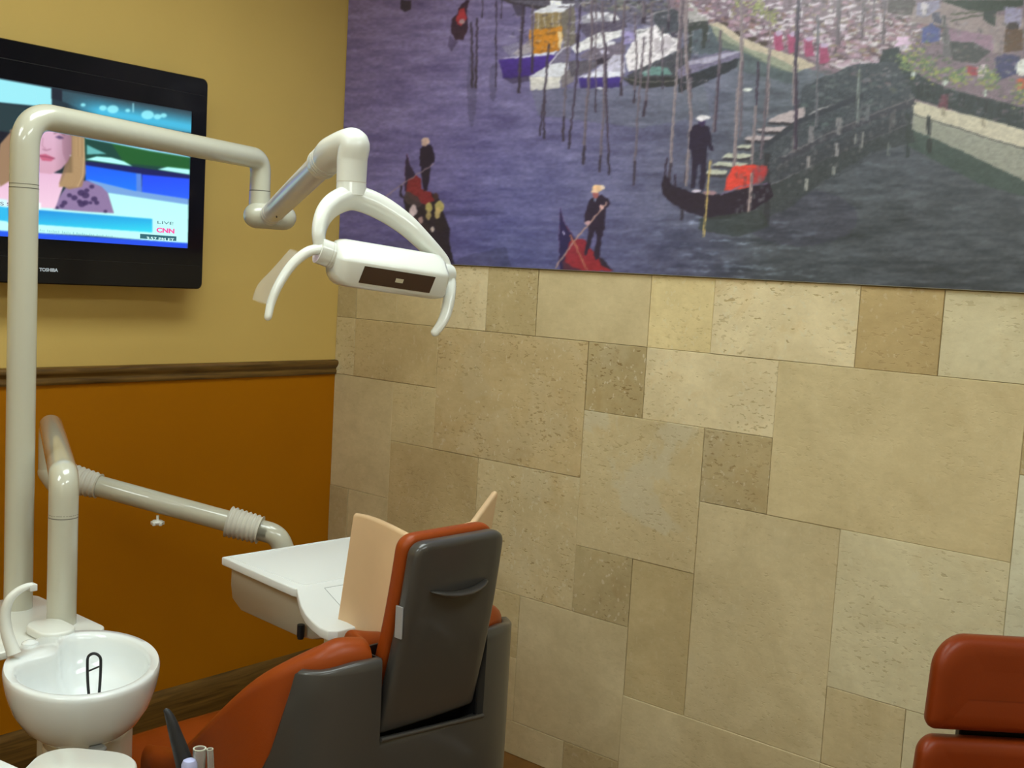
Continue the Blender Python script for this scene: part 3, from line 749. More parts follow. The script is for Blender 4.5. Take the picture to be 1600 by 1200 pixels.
    r.poly(zD([(280, 690), (640, 640), (700, 740), (500, 800), (270, 760)]), (48, 56, 56), .75)
    r.poly(zD([(425, 525), (440, 450), (480, 380), (600, 370), (680, 380), (665, 440), (570, 510)]), (198, 62, 54), grain=4)
    r.poly(zD([(590, 400), (650, 370), (690, 400), (660, 470), (590, 500)]), (150, 50, 58), .8)
    r.line(zD([(70, 440), (78, 380), (84, 330)]), 2.4, (44, 34, 50)); r.line(zD([(135, 500), (130, 430)]), 3, (44, 36, 54))
    r.line(zD([(172, 640), (172, 700)]), 5, (44, 40, 52))
    r.line(zD([(400, 550), (520, 500), (690, 485)]), 1.6, (110, 96, 130)); r.ell(*zD([(340, 538)])[0], 11, 3.4, (140, 112, 120))
    r.poly(zD([(240, 140), (285, 120), (330, 145), (350, 200), (358, 290), (335, 290), (325, 250), (320, 360), (310, 500), (290, 540), (275, 520), (285, 370), (270, 370), (250, 510), (225, 510), (235, 360), (228, 280), (212, 270), (220, 180)]), (34, 30, 50), grain=2)
    r.ell(*zD([(292, 120)])[0], 5, 6, (52, 40, 74)); r.ell(*zD([(290, 92)])[0], 8, 5, (206, 202, 206)); r.ell(*zD([(305, 88)])[0], 10, 3, (212, 208, 212)); r.ell(*zD([(262, 528)])[0], 7, 2.6, (190, 180, 196))
    r.line(zD([(345, 340), (330, 480), (303, 800)]), 2.6, (176, 152, 92)); r.line(zD([(590, 420), (570, 650)]), 4.2, (150, 134, 134))
    # middle gondola
    zF = lambda p: tf(860, 280, 8, p)
    r.poly(zF([(122, 345), (140, 440), (190, 570), (300, 740), (440, 760), (480, 850), (600, 960), (700, 1060), (790, 1150), (120, 1150), (110, 900), (108, 620)]), (118, 34, 52), grain=3, c2=(134, 34, 40))
    r.poly(zF([(122, 345), (142, 450), (200, 600), (310, 750), (240, 780), (190, 930), (150, 1130), (120, 1130), (108, 800), (112, 560)]), (36, 28, 66))
    r.poly(zF([(600, 970), (660, 1000), (790, 1150), (640, 1080)]), (40, 30, 46)); r.poly(zF([(150, 1000), (280, 1100), (420, 1150), (150, 1150)]), (58, 34, 50), .8)
    r.poly(zF([(500, 250), (560, 220), (640, 195), (720, 245), (748, 310), (720, 350), (690, 360), (690, 460), (675, 620), (640, 760), (610, 980), (560, 1010), (545, 960), (575, 760), (570, 630), (540, 700), (490, 850), (440, 960), (420, 950), (455, 780), (480, 620), (470, 560), (425, 540), (430, 430), (470, 300)]), (36, 26, 44), grain=2)
    r.poly(zF([(560, 640), (575, 760), (545, 860), (505, 850)]), (104, 96, 140), .5)
    r.ell(*zF([(565, 200)])[0], 4.6, 5.4, (150, 84, 84)); r.ell(*zF([(590, 115)])[0], 8.4, 6, (216, 176, 134)); r.ell(*zF([(555, 150)])[0], 5.4, 3.2, (212, 176, 146)); r.ell(*zF([(655, 105)])[0], 3.2, 3, (212, 190, 176))
    r.poly(zF([(545, 240), (580, 240), (575, 285), (555, 280)]), (120, 130, 160)); r.line(zF([(705, 290), (460, 590), (290, 780), (60, 1110)]), 2.4, (160, 128, 120)); r.line(zF([(235, 700), (300, 800), (460, 1140)]), 2.6, (158, 96, 76))
    r.ell(*zF([(635, 350)])[0], 3.2, 4, (200, 160, 156)); r.ell(*zF([(465, 545)])[0], 4.4, 3.4, (190, 150, 156)); r.ell(*zF([(165, 672)])[0], 1.6, 3.4, (170, 164, 200))
    # left gondola with passengers
    zH = lambda p: tf(600, 200, 5.456, p)
    r.poly(zH([(165, 600), (300, 520), (420, 560), (470, 600), (520, 760), (560, 860), (560, 1000), (600, 1160), (420, 1160), (330, 960), (220, 820), (180, 700)]), (34, 28, 42), grain=4)
    r.poly(zH([(195, 220), (215, 300), (265, 400), (310, 430), (320, 520), (400, 550), (430, 620), (360, 660), (260, 620), (190, 560), (176, 520), (180, 380)]), (116, 36, 48), grain=4)
    r.poly(zH([(193, 225), (215, 300), (270, 400), (240, 420), (205, 430), (190, 540), (176, 540), (182, 380)]), (38, 30, 60))
    r.poly(zH([(190, 540), (280, 580), (330, 650), (300, 680), (200, 650), (165, 600)]), (62, 52, 62), .9)
    r.poly(zH([(305, 180), (340, 140), (400, 140), (435, 220), (430, 290), (400, 320), (385, 430), (370, 530), (340, 540), (320, 440), (318, 330), (305, 320)]), (30, 24, 48))
    r.ell(*zH([(355, 110)])[0], 6.2, 5, (196, 166, 156)); r.ell(*zH([(345, 140)])[0], 4.4, 3, (180, 150, 140)); r.line(zH([(430, 305), (180, 460), (10, 590)]), 1.6, (140, 120, 130))
    r.line(zH([(150, 490), (135, 560), (165, 600)]), 3, (32, 26, 44))
    for x, y, a_, b_, c in ((385, 680, 5, 8, (170, 156, 96)), (470, 670, 7, 9, (176, 162, 100)), (455, 730, 4, 9, (182, 160, 108)), (380, 740, 4, 8, (158, 140, 96)), (250, 700, 6, 8, (196, 176, 184)), (235, 740, 4, 5, (200, 184, 190)), (315, 790, 4, 7, (160, 130, 130)), (260, 810, 3, 8, (150, 118, 112)), (415, 860, 3, 4, (196, 180, 176)), (440, 580, 4, 6, (58, 40, 44)), (340, 860, 10, 10, (44, 34, 44)), (480, 830, 8, 12, (36, 30, 40))):
        r.ell(*zH([(x, y)])[0], a_, b_, c, .95)
    # far gondola and posts at the top
    r.poly(zE([(490, 20), (515, 0), (528, 0), (515, 70), (524, 120), (500, 170), (470, 172), (448, 140), (455, 80), (475, 60)]), (52, 36, 56), grain=3)
    r.poly(zE([(480, 50), (505, 30), (515, 80), (490, 110), (470, 90)]), (156, 50, 62)); r.ell(*zE([(495, 90)])[0], 4, 4, (160, 130, 140))
    r.poly(zE([(235, 0), (280, 0), (278, 40), (250, 50), (232, 38)]), (50, 44, 62))
    r.poly(zE([(440, 150), (480, 180), (450, 220), (436, 190)]), (62, 52, 84), .6)
    # clutter over the moorings, the terrace and the jetty
    for i in range(420):
        x, y = r.rs.uniform(800, 1110), r.rs.uniform(20, 132)
        if y > 60+(x-760)*.24 or (x < 880 and y > 82): continue
        r.ell(x, y, r.rs.uniform(1.5, 6), r.rs.uniform(.7, 2), ((70, 64, 80), (178, 172, 182), (120, 112, 124), (52, 48, 62))[r.rs.randint(4)], .38, r.rs.uniform(-.7, .1))
    for i in range(520):
        x, y = r.rs.uniform(1330, 1600), r.rs.uniform(15, 190)
        if y > 150+(x-1420)*.3: continue
        r.ell(x, y, r.rs.uniform(1.5, 6), r.rs.uniform(1, 3), ((64, 62, 72), (150, 142, 156), (104, 98, 106), (86, 92, 84), (132, 112, 122))[r.rs.randint(5)], .33, r.rs.uniform(-.5, .5))
    for i in range(300):
        x = r.rs.uniform(1150, 1425); y = 300-(x-1150)*.52+r.rs.uniform(-30, 40)
        r.ell(x, y, r.rs.uniform(1.2, 3.5), r.rs.uniform(1, 5), ((84, 88, 96), (46, 50, 58), (110, 110, 116))[r.rs.randint(3)], .35)
    # the camera's and the printer's grain eat the outlines a little
    jx = (r.noise(6, 6, 3, 11)-.5)*3.8; jy = (r.noise(6, 6, 3, 12)-.5)*3.8
    r.a = r.sample(X+jx, Y+jy)
    r.a = r.a*(1+(r.noise(5, 3, 2, 13)-.5)*.22)[..., None]
    r.blur(1)
    r.a = r.a*.95+np.array((104, 102, 112.))*.05
    return r

mural = thing('wall_mural', 'large glossy photo mural of gondolas and moored boats above the stone tiles', 'picture', (0, -.006, Z0), 0)
MW, MH = 4.2, CEIL-.12-Z0
bm = bmesh.new(); add_box(bm, (.004, -.010, Z0+.002), (MW, .011, Z0+MH))
mesh_obj('backing_panel', bm, mat('panel_edge', (.55, .52, .42), .4), mural, smooth=False)
print_mesh('printed_sheet', (.005, -.0106, Z0+.003), (MW-.006, 0, 0), (0, 0, MH-.002), 900, 380, paint_canal(), ink_mat('mural_ink', 0, .32, .5), np.array((.93, .94, .99))/MURAL_K, mural)

# ------------------------------------------------------------------ television
def paint_news():
    r = Raster(-260, 60, 310, 400)
    X, Y = r.X, r.Y
    z8 = lambda p: tf(0, 100, 5.161, p)
    z7 = lambda p: tf(0, 280, 5.161, p)
    r.a[:] = (30, 46, 56)
    r.poly([(-260, 77), (81, 138), (81, 168), (-260, 134)], (150, 226, 236))
    r.poly([(-260, 130), (60, 170), (60, 215), (-260, 172)], (34, 54, 60))
    r.poly([(-260, 167), (70, 215), (70, 250), (-260, 207)], (20, 20, 34)); r.poly([(-260, 197), (20, 238), (20, 250), (-260, 212)], (60, 44, 150)); r.poly([(-260, 212), (30, 252), (30, 262), (-260, 224)], (140, 60, 64))
    r.poly(z8([(415, 195), (500, 210), (500, 300), (415, 280)]), (24, 30, 44))
    r.poly(z8([(500, 215), (1545, 385), (1540, 560), (640, 360), (500, 300)]), (48, 76, 88), grain=3)
    t = np.clip(1.15-np.abs((Y-(147+X*.175))/19), 0, 1)*np.clip((X-105)/50, 0, 1)*(X < 301)*(Y < 172+X*.12)
    r.a = r.a*(1-t[..., None]*.85)+np.array((70, 196, 236))*t[..., None]*.85
    for x, y, a in ((830, 355, 6), (910, 365, 9), (1030, 375, 4), (1190, 410, 10), (1270, 425, 6), (1320, 415, 5), (670, 330, 4)): r.ell(*z8([(x, y)])[0], a, a*.7, (150, 240, 250), .8)
    r.line(z8([(1075, 315), (1075, 390)]), 1.6, (160, 230, 240))
    r.poly(z8([(640, 555), (1545, 750), (1540, 900), (690, 800)]), (22, 66, 58))
    r.poly(z8([(900, 640), (1530, 740), (1530, 850), (1000, 800)]), (30, 92, 40), .9)
    r.poly(z8([(690, 575), (1535, 735), (1535, 755), (1200, 700), (900, 640), (690, 600)]), (150, 216, 236))
    r.poly(z8([(700, 650), (760, 680), (860, 725), (700, 730)]), (120, 206, 206), .8)
    r.poly(z8([(690, 770), (780, 745), (900, 755), (1000, 785), (1070, 825)]), (176, 250, 244)); r.poly(z8([(1270, 850), (1350, 830), (1530, 850), (1530, 892)]), (176, 250, 244))
    r.poly(z8([(690, 785), (1075, 828), (1530, 895), (1530, 960), (690, 860)]), (22, 26, 90))
    r.poly(z8([(690, 815), (1100, 880), (1100, 1040), (780, 1000), (690, 940)]), (26, 92, 236), c2=(30, 120, 250)); r.poly(z8([(1145, 890), (1530, 925), (1530, 1090), (1145, 1040)]), (34, 74, 240), c2=(40, 96, 250))
    r.poly(z8([(1098, 880), (1140, 885), (1145, 1050), (1100, 1040)]), (84, 130, 216))
    r.poly(z7([(700, 0), (1090, 95), (1520, 160), (1520, 210), (860, 110)]), (116, 160, 216))
    r.poly(z7([(860, 108), (1520, 206), (1515, 520), (300, 420), (0, 400), (-1340, 240), (-1340, -60), (-200, 100), (300, 200)]), (176, 246, 240), c2=(190, 250, 246))
    # newscaster: shoulders in a floral blouse, neck, blonde hair, face
    r.poly(z7([(-260, 130), (-200, 0), (-100, -60), (0, -50), (60, 60), (60, 160)]), (104, 88, 110)); r.poly(z7([(0, 0), (40, 40), (50, 130), (0, 120)]), (44, 40, 66), .8)
    r.poly(z7([(430, 240), (500, 110), (560, 30), (700, 10), (820, 60), (870, 110), (920, 275), (700, 262)]), (138, 116, 156), grain=2)
    for x, y, a in ((520, 190, 4.6), (500, 215, 4), (560, 130, 4), (600, 150, 5), (655, 110, 6), (690, 130, 6), (660, 200, 6), (690, 190, 5), (740, 60, 4), (760, 160, 5), (780, 190, 4), (730, 190, 3), (640, 180, 4), (700, 90, 4), (850, 260, 3), (460, 230, 3)): r.ell(*z7([(x, y)])[0], a, a*.8, (58, 42, 84), .85)
    r.poly([(0, 280), (58, 268), (106, 272), (86, 326), (-10, 320)], (222, 180, 206), c2=(236, 200, 220))
    r.poly([(14, 205), (36, 188), (84, 192), (112, 204), (132, 214), (134, 270), (128, 292), (108, 296), (92, 288), (100, 262), (108, 240), (108, 215)], (152, 122, 96))
    r.poly([(0, 225), (22, 200), (20, 280), (0, 292), (-6, 260)], (150, 120, 92))
    for i in range(34):
        u = i/34; r.line([(112+u*20, 212+u*3), (112+u*20, 245), (102+u*28, 275), (92+u*30, 292)], 1.5, ((218, 190, 144), (104, 74, 50), (186, 154, 108))[(i*7) % 3], .75)
    r.poly([(22, 200), (50, 192), (96, 198), (112, 214), (112, 238), (106, 252), (96, 264), (80, 272), (62, 270), (38, 262), (24, 240)], (214, 176, 200), c2=(206, 158, 178))
    r.poly([(96, 205), (112, 214), (112, 240), (104, 256), (98, 240)], (176, 128, 148), .6)
    for cx in (48, 93): r.line([(cx-9, 209), (cx-2, 206), (cx+9, 211)], 1.6, (120, 84, 96), .9); r.poly([(cx-7, 214), (cx, 211.5), (cx+8, 216), (cx, 217.5)], (92, 70, 110), .9)
    r.line([(67, 215), (66, 228), (72, 233)], 1.6, (184, 134, 156), .9); r.line([(66, 233), (72, 235), (80, 233)], 1.6, (150, 96, 120), .8)
    r.poly([(60, 242), (71, 240.5), (86, 247), (80, 252), (66, 251)], (192, 96, 124)); r.line([(60, 243.5), (72, 245), (86, 248)], 1, (110, 50, 80))
    r.ell(110, 243, 1.2, 1.2, (240, 230, 240))
    # lower banner
    r.poly(z7([(300, 190), (330, 190), (330, 250), (300, 250)]), (236, 246, 250), .9)
    r.poly(z7([(-1340, -20), (60, 165), (60, 225), (-1340, 45)]), (206, 236, 240)); r.poly(z7([(-1340, 45), (60, 228), (60, 340), (-1340, 160)]), (44, 180, 230))
    r.poly(z7([(60, 225), (300, 247), (1228, 320), (1228, 430), (60, 350)]), (28, 130, 214), c2=(50, 214, 236))
    r.poly(z7([(1228, 320), (1240, 322), (1240, 430), (1228, 430)]), (190, 240, 244))
    r.poly(z7([(-1340, 160), (0, 345), (1230, 430), (1230, 480), (0, 420), (-1340, 250)]), (186, 244, 240))
    r.poly(z7([(-1340, 245), (0, 415), (1515, 515), (1510, 570), (0, 490), (-1340, 320)]), (36, 108, 236), c2=(30, 70, 226))
    sh_ = np.clip((X-84)/26, 0, 1)*np.clip((115-X)/4, 0, 1)*(Y > 196)*(Y < 270); r.a = r.a*(1-.22*sh_[..., None])
    r.blur(2)
    # running text is only a faint broken line in the photograph
    x = 325
    for wl in (3, 7, 5, 1, 6, 3, 4, 4):
        for k in range(wl):
            y = 400+(x-300)*.092
            r.line(z7([(x, y+18), (x, y+(4 if k % 3 else -2))]), 1.1, (96, 150, 170), .55); x += 15
        x += 14
    return r
tv = thing('television', 'black flat television on the yellow wall, showing a news programme', 'television', (.07, -1.05, 1.4))
XT = .105
a_, b_ = on(324, 124, 0, XT), on(318, 452, 0, XT)
ty1, tz1, tz0 = (a_.y+b_.y)/2, a_.z, b_.z
s0, s1 = on(299, 174, 0, XT), on(293, 388, 0, XT)
sy1, sz1, sz0 = (s0.y+s1.y)/2, s0.z, s1.z
SW = (sz1-sz0)*16/9
sy0 = sy1-SW; ty0 = sy0-(ty1-sy1)
bm = bmesh.new()
def tv_ring(inset, x, r=.018): return [Vector((x, y, z)) for y, z in rrect(ty1-ty0-2*inset, tz1-tz0-2*inset, r, 5, (ty0+ty1)/2, (tz0+tz1)/2)]
rings(bm, [tv_ring(.06, .03, .02), tv_ring(.045, .045), tv_ring(.004, .072), tv_ring(0, .08), tv_ring(0, .102), tv_ring(.003, .1055)])
mesh_obj('casing', bm, M['tv_gloss'], tv, angle=35)
for za_, zb_ in ((tz0+.07, tz0+.0712), (tz1-.052, tz1-.050)):
    bm = bmesh.new(); add_box(bm, (.1057, ty0+.012, za_), (.1063, ty1-.012, zb_)); mesh_obj('bezel_line', bm, M['black'], tv, smooth=False)
print_mesh('screen', (.1068, sy0, sz0), (0, SW, 0), (0, 0, sz1-sz0), 620, 350, paint_news(), ink_mat('screen_light', 1.0, .25), 1.15, tv)
bm = bmesh.new(); add_box(bm, (.001, (ty0+ty1)/2-.12, 1.55), (.03, (ty0+ty1)/2+.12, 1.95), .004)
mesh_obj('wall_bracket', bm, M['black'], tv, smooth=False)
def text(name, s, size, loc, m, parent, rot=(math.pi/2, 0, math.pi/2), ext=.0004, bold=0, xs=1):
    cu = bpy.data.curves.new(name, 'FONT'); cu.body = s; cu.size = size; cu.extrude = ext; cu.offset = bold; cu.align_x = 'LEFT'
    tmp = bpy.data.objects.new('tmp', cu); col.objects.link(tmp)
    dg = bpy.context.evaluated_depsgraph_get(); me = bpy.data.meshes.new_from_object(tmp.evaluated_get(dg))
    bpy.data.objects.remove(tmp)
    me.transform(Matrix.Translation(loc) @ Matrix([list(r) for r in __import__('mathutils').Euler(rot).to_matrix()]).to_4x4() @ Matrix.Diagonal((xs, 1, 1, 1)))
    me.materials.clear(); me.materials.append(m)
    o = bpy.data.objects.new(name, me); col.objects.link(o)
    if parent: o.parent = parent; o.matrix_parent_inverse = parent.matrix_world.inverted()
    return o
q = on(61.5, 423.5, 0, XT+.001); q2 = on(94, 424, 0, XT+.001)
text('maker_letters', 'TOSHIBA', .0125, Vector((XT+.001, q.y, q.z)), M['logo'], tv, bold=.0004, xs=(q2.y-q.y)/.058)
def scr(px_, py_, s, size, c, wpx, nm, bold=0):
    a = on(px_, py_, 0, .1075); b = on(px_+wpx, py_, 0, .1075)
    m = mat(nm+'_ink', c, .5, emit=1.0)
    o = text(nm, s, size, a, m, tv, ext=.0002, bold=bold)
    xs_ = [v.co.y for v in o.data.vertices]; k = (b.y-a.y)/(max(xs_)-min(xs_)); y0 = min(xs_)
    for v in o.data.vertices: v.co.y = a.y+(v.co.y-y0)*k
scr(246, 349.5, 'LIVE', .0125, lin((70, 96, 110)), 25, 'live_letters')
scr(244.5, 362.5, 'CNN', .0185, lin((206, 70, 140)), 28, 'network_letters', .0008)
bm = bmesh.new()
a0, a1 = on(219, 366, 0, .1072), on(275.5, 376, 0, .1072)
add_box(bm, (.1070, a0.y, a1.z-.001), (.1073, a1.y, a1.z+.0125))
mesh_obj('clock_strip', bm, mat('clock_strip_ink', lin((40, 84, 96)), .5, emit=1), tv, smooth=False)
scr(229, 374, '3:57 PM ET', .0115, lin((200, 240, 240)), 43, 'clock_letters')
scr(0.3, 320.5, 'S S', .0125, lin((60, 70, 90)), 16, 'banner_letters')
# ------------------------------------------------------------------ operatory furniture, at floor and walls' scale
V = Vector
ra = CR @ V((1, 0, 0)); ra.z = 0; ra.normalize(); fa_ = V((-ra.y, ra.x, 0))      # across the room and along it, as the unit is turned
DECK = .728
# ---- side column of the unit with its spittoon
unit = thing('spittoon_unit', 'cream dental side unit with a white spittoon bowl on its column, left of the chair', 'dental unit', (.90, -1.52, 0))
bm = bmesh.new()
cq = P(119, 1180, 2.10); cq.z = 0; cq += fa_*.06
prism(bm, [((cq+ra*a+fa_*b_).x, (cq+ra*a+fa_*b_).y) for a, b_ in rrect(.150, .15, .05, 8)], .012, .585, .008)
mesh_obj('column', bm, M['enamel'], unit)
bm = bmesh.new(); rq = P(100, 1100, 2.37); prism(bm, rrect(.10, .09, .03, 8, rq.x, rq.y), .012, DECK-.012, .006); mesh_obj('riser', bm, M['enamel'], unit)
bm = bmesh.new()
prism(bm, [(p[0], p[1]) for p in rrect(.322, .27, .03, 8, .824, -1.576)], DECK-.012, DECK+.004, .003)
mesh_obj('deck', bm, M['enamel_white'], unit)
bm = bmesh.new()
prism(bm, rrect(.105, .075, .034, 8, .945, -1.548), DECK+.0045, DECK+.022, .004)
mesh_obj('cover_cap', bm, M['enamel_white'], unit)
bm = bmesh.new(); prism(bm, [((cq+ra*a+fa_*b_).x, (cq+ra*a+fa_*b_).y) for a, b_ in rrect(.20, .26, .06, 8)], 0, .012, .003)
mesh_obj('foot_plate', bm, M['black'], unit)

# bowl: oval shell, broad rim, hollow with a shelf for the cup
BC = V((1.150, -1.592, .738)); BA = math.radians(-27); RA, RB = .188, .138
def bowl():
    bm = bmesh.new(); n = 72
    ca, sa = math.cos(BA), math.sin(BA)
    def pt(th, k, z, kx=1, sh=(0, 0)):
        x, y = RA*k*math.cos(th)*kx+sh[0], RB*k*math.sin(th)+sh[1]
        return V((BC.x+x*ca-y*sa, BC.y+x*sa+y*ca, BC.z+z))
    def inner(th):
        # the hollow is pulled in where the cup shelf stands (rear left of the bowl)
        d = (th-math.radians(229)+math.pi) % (2*math.pi)-math.pi
        s_ = 1/(1+math.exp((abs(d)-.46)*8))
        return .87-.42*s_
    rr = []
    for k, z in ((.25, -.136), (.42, -.132), (.60, -.120), (.77, -.098), (.89, -.070), (.96, -.040), (.992, -.018), (1.0, -.006), (.995, .001), (.980, .0045)):
        rr.append([pt(2*math.pi*i/n, k, z) for i in range(n)])
    for f, z in ((1.03, .004), (1.0, .001), (.975, -.008), (.95, -.030), (.90, -.050), (.78, -.066), (.55, -.077), (.30, -.082), (.17, -.083)):
        r = []
        for i in range(n):
            th = 2*math.pi*i/n; base = inner(th)
            k = base*f if f > .6 else (base*.6+.86*.4*.8)*f
            r.append(pt(th, min(k, .965), z))
        rr.append(r)
    rings(bm, rr, True, True, True)
    return bm
mesh_obj('bowl', bowl(), M['ceramic'], unit, angle=60)
bm = bmesh.new(); sq = V((BC.x-.03, BC.y+.01, 0)); lathe(bm, [(.05, .56), (.062, .575), (.064, .60), (.050, .615)], 32, Matrix.Translation(sq))
mesh_obj('bowl_support', bm, M['enamel'], unit)
bm = bmesh.new(); tube(bm, [V((sq.x, sq.y, .57)), V((cq.x, cq.y, .54))], .04, 20); mesh_obj('bowl_arm', bm, M['enamel'], unit)
bm = bmesh.new(); lathe(bm, [(.012, 0), (.016, .004), (.016, .010), (.010, .014)], 20, Matrix.Translation(P(152, 1166, 1.97)) @ Matrix.Rotation(math.pi, 4, 'X'))
mesh_obj('drain_nut', bm, M['screw'], unit)
# little dome on the shelf
bm = bmesh.new(); lathe(bm, [(.016, 0), (.015, .003), (.010, .006), (.004, .008), (.001, .0085)], 24, Matrix.Translation(on(47, 1006, 2, BC.z+.004)))
mesh_obj('cup_rest_button', bm, M['ceramic'], unit)
# curved filler spout
sp_px = [(22, 1022, 2.07), (11, 990, 2.07), (8, 960, 2.07), (14, 938, 2.07), (26, 925, 2.075), (40, 917, 2.08), (50, 914, 2.09)]
path = spline([P(*q) for q in sp_px], 6)
prof = [(.5*math.cos(a)*2, .42*math.sin(a)*2) for a in [2*math.pi*k/20 for k in range(20)]]
bm = bmesh.new(); tube(bm, path, lambda t: .0138-.0085*t**.8, prof=prof, up=(0, 0, 1))
mesh_obj('spout', bm, M['enamel_white'], unit)
bm = bmesh.new(); c = P(50, 917, 2.09); add_box(bm, c-V((.010, .007, .007)), c+V((.008, .007, .006)), .0015)
mesh_obj('spout_tip', bm, M['enamel_white'], unit)

# strainer with wire handle standing in the bowl
strn = thing('bowl_strainer', 'black wire handled strainer standing in the white spittoon bowl', 'strainer', on(148, 1088, 2, .655))
bc = V((BC.x+.026, BC.y+.008, BC.z-.081))
g0 = bc+V((0, 0, .002))
bm = bmesh.new(); lathe(bm, [(.002, 0), (.026, 0), (.029, .004), (.028, .007), (.003, .009)], 32, Matrix.Translation(g0))
mesh_obj('grate', bm, M['grate'], strn)
rt = CR @ V((1, 0, 0)); rt.z = 0; rt.normalize()
hb = g0+V((0, 0, .006))
hw = .0125
loop = [hb-rt*hw*.55, hb-rt*hw*.9+V((0, 0, .045)), hb-rt*hw+V((0, 0, .080))]+[hb+rt*hw*math.cos(math.pi*(1-k/8))+V((0, 0, .084+.013*math.sin(math.pi*k/8))) for k in range(1, 8)]+[hb+rt*hw+V((0, 0, .080)), hb+rt*hw*.95+V((0, 0, .045)), hb+rt*hw*.75]
bm = bmesh.new(); tube(bm, spline(loop, 4), .0027, 10)
tube(bm, [hb-rt*hw*.95+V((0, 0, .062)), hb+rt*hw*.98+V((0, 0, .074))], .0017, 8)
mesh_obj('wire_handle', bm, M['rubber'], strn)

# ---- operating light on its pole
light = thing('operating_light', 'white dental operating light on a tall curved cream pole and folding arm', 'dental light', (.73, -1.50, DECK))
pb = V((.715, -1.512, DECK+.004)); pt_ = V((.690, -1.497, 1.800))
pb, pt_ = P(32, 970, 2.35), P(35, 181, 2.35); pb.z = DECK+.004
mid = (pb+pt_)/2; pb.x = pt_.x = mid.x; pb.y = pt_.y = mid.y
arm_e = P(408, 243, 3.02); arm_e.z = pt_.z
J1 = P(407, 318, 3.00); J1.x, J1.y = arm_e.x, arm_e.y
bm = bmesh.new(); tube(bm, [pb, V((pt_.x, pt_.y, pt_.z-.155))], .0292, 36)
mesh_obj('pole', bm, M['enamel'], light)
d1 = (arm_e-pt_).normalized()
bm = bmesh.new(); ring_at(bm, V((pt_.x, pt_.y, pt_.z-.154)), (0, 0, 1), .0294, .0020, 36)
ring_at(bm, V((pt_.x, pt_.y, pt_.z-.146)), (0, 0, 1), .0292, .0012, 36)
mesh_obj('swivel_seam', bm, M['seam'], light)
pth = bend([V((pt_.x, pt_.y, pt_.z-.1532)), pt_, arm_e, V((arm_e.x, arm_e.y, arm_e.z-.085))], [0, .10, .085, 0], 14)
bm = bmesh.new(); tube(bm, pth, lambda t: .0289-.0012*t, 36)
mesh_obj('upper_arm', bm, M['enamel'], light)
bm = bmesh.new(); ring_at(bm, V((arm_e.x, arm_e.y, arm_e.z-.086)), (0, 0, 1), .0280, .002)
mesh_obj('arm_seam', bm, M['seam'], light)
# first knuckle and spring arm, which comes back towards the room
K1 = V((arm_e.x, arm_e.y, arm_e.z-.150))
K2 = P(520, 240, 2.30)
K1b = K1+V((.030, .010, -.004))
bm = bmesh.new()
tube(bm, bend([V((arm_e.x, arm_e.y, arm_e.z-.0875)), V((arm_e.x, arm_e.y, arm_e.z-.135)), K1+V((0, 0, -.012))], .02), .0285, 32)
side = (K2-K1).cross(V((0, 0, 1))).normalized()
tube(bm, [K1b-side*.040, K1b+side*.034], .0345, 32, round_ends=True)
mesh_obj('knuckle', bm, M['enamel'], light)
da = (K2-K1b).normalized()
bm = bmesh.new(); tube(bm, [K1b+da*.012, K1b.lerp(K2, .5), K2-da*.10], [.0285, .0290, .0285], 32)
mesh_obj('spring_arm', bm, mat('arm_gloss', (.66, .66, .67), .32, coat=.55, coatr=.12), light)
for p_, r_, h_ in ((K1b+da*.055, .0296, .0015), (K1b+da*.085, .0296, .0015), (K2-da*.10, .0315, .003)):
    bm = bmesh.new(); ring_at(bm, p_, da, r_, h_); mesh_obj('arm_ring', bm, M['rubber_white'], light)
bm = bmesh.new(); ps = K1b+da*.20; nn = (CP-ps).normalized(); nn = (nn-da*nn.dot(da)).normalized()
dn = V((0, 0, -1)); dn = (dn-da*dn.dot(da)).normalized()
tube(bm, [ps+nn*.020+dn*.020, ps+nn*.0215+dn*.0215+da*.006], .002, 8)
mesh_obj('arm_screw', bm, M['black'], light)
# upper elbow dropping to the lamp yoke
E0 = K2-da*.10; E1 = P(538, 222, 2.26); E2 = P(549, 285, 2.235); E1.x, E1.y = P(549, 285, 2.235).x, P(549, 285, 2.235).y
E1 = V((E2.x, E2.y, P(545, 222, 2.24).z))
bm = bmesh.new(); pe = bend([E0, K2+da*.02, E1+V((0, 0, .012)), E2], [0, .03, .075, 0], 14)
pe = spline([E0, E0.lerp(K2, .5), K2+V((0, 0, .004)), E1+V((0, 0, -.004))*1, E2+V((0, 0, .045)), E2], 8)
tube(bm, pe, lambda t: .0335-.0035*t, 36)
mesh_obj('upper_elbow', bm, M['enamel_white'], light, angle=60)
bm = bmesh.new(); ring_at(bm, E2, (0, 0, 1), .0303, .0018); mesh_obj('elbow_seam', bm, M['rubber_white'], light)
bm = bmesh.new(); ring_at(bm, E0, da, .0342, .0035); mesh_obj('elbow_seam', bm, M['rubber_white'], light)
for t in (.10, .16, .22):
    bm = bmesh.new(); ring_at(bm, pe[int(t*len(pe))], pe[int(t*len(pe))+1]-pe[int(t*len(pe))-1], .0340, .0012); mesh_obj('elbow_seam', bm, M['rubber_white'], light)
bm = bmesh.new(); tube(bm, [E2-V((0, 0, .001)), P(549, 308, 2.235)], [.0298, .031], 32)
mesh_obj('yoke_collar', bm, M['enamel_white'], light)
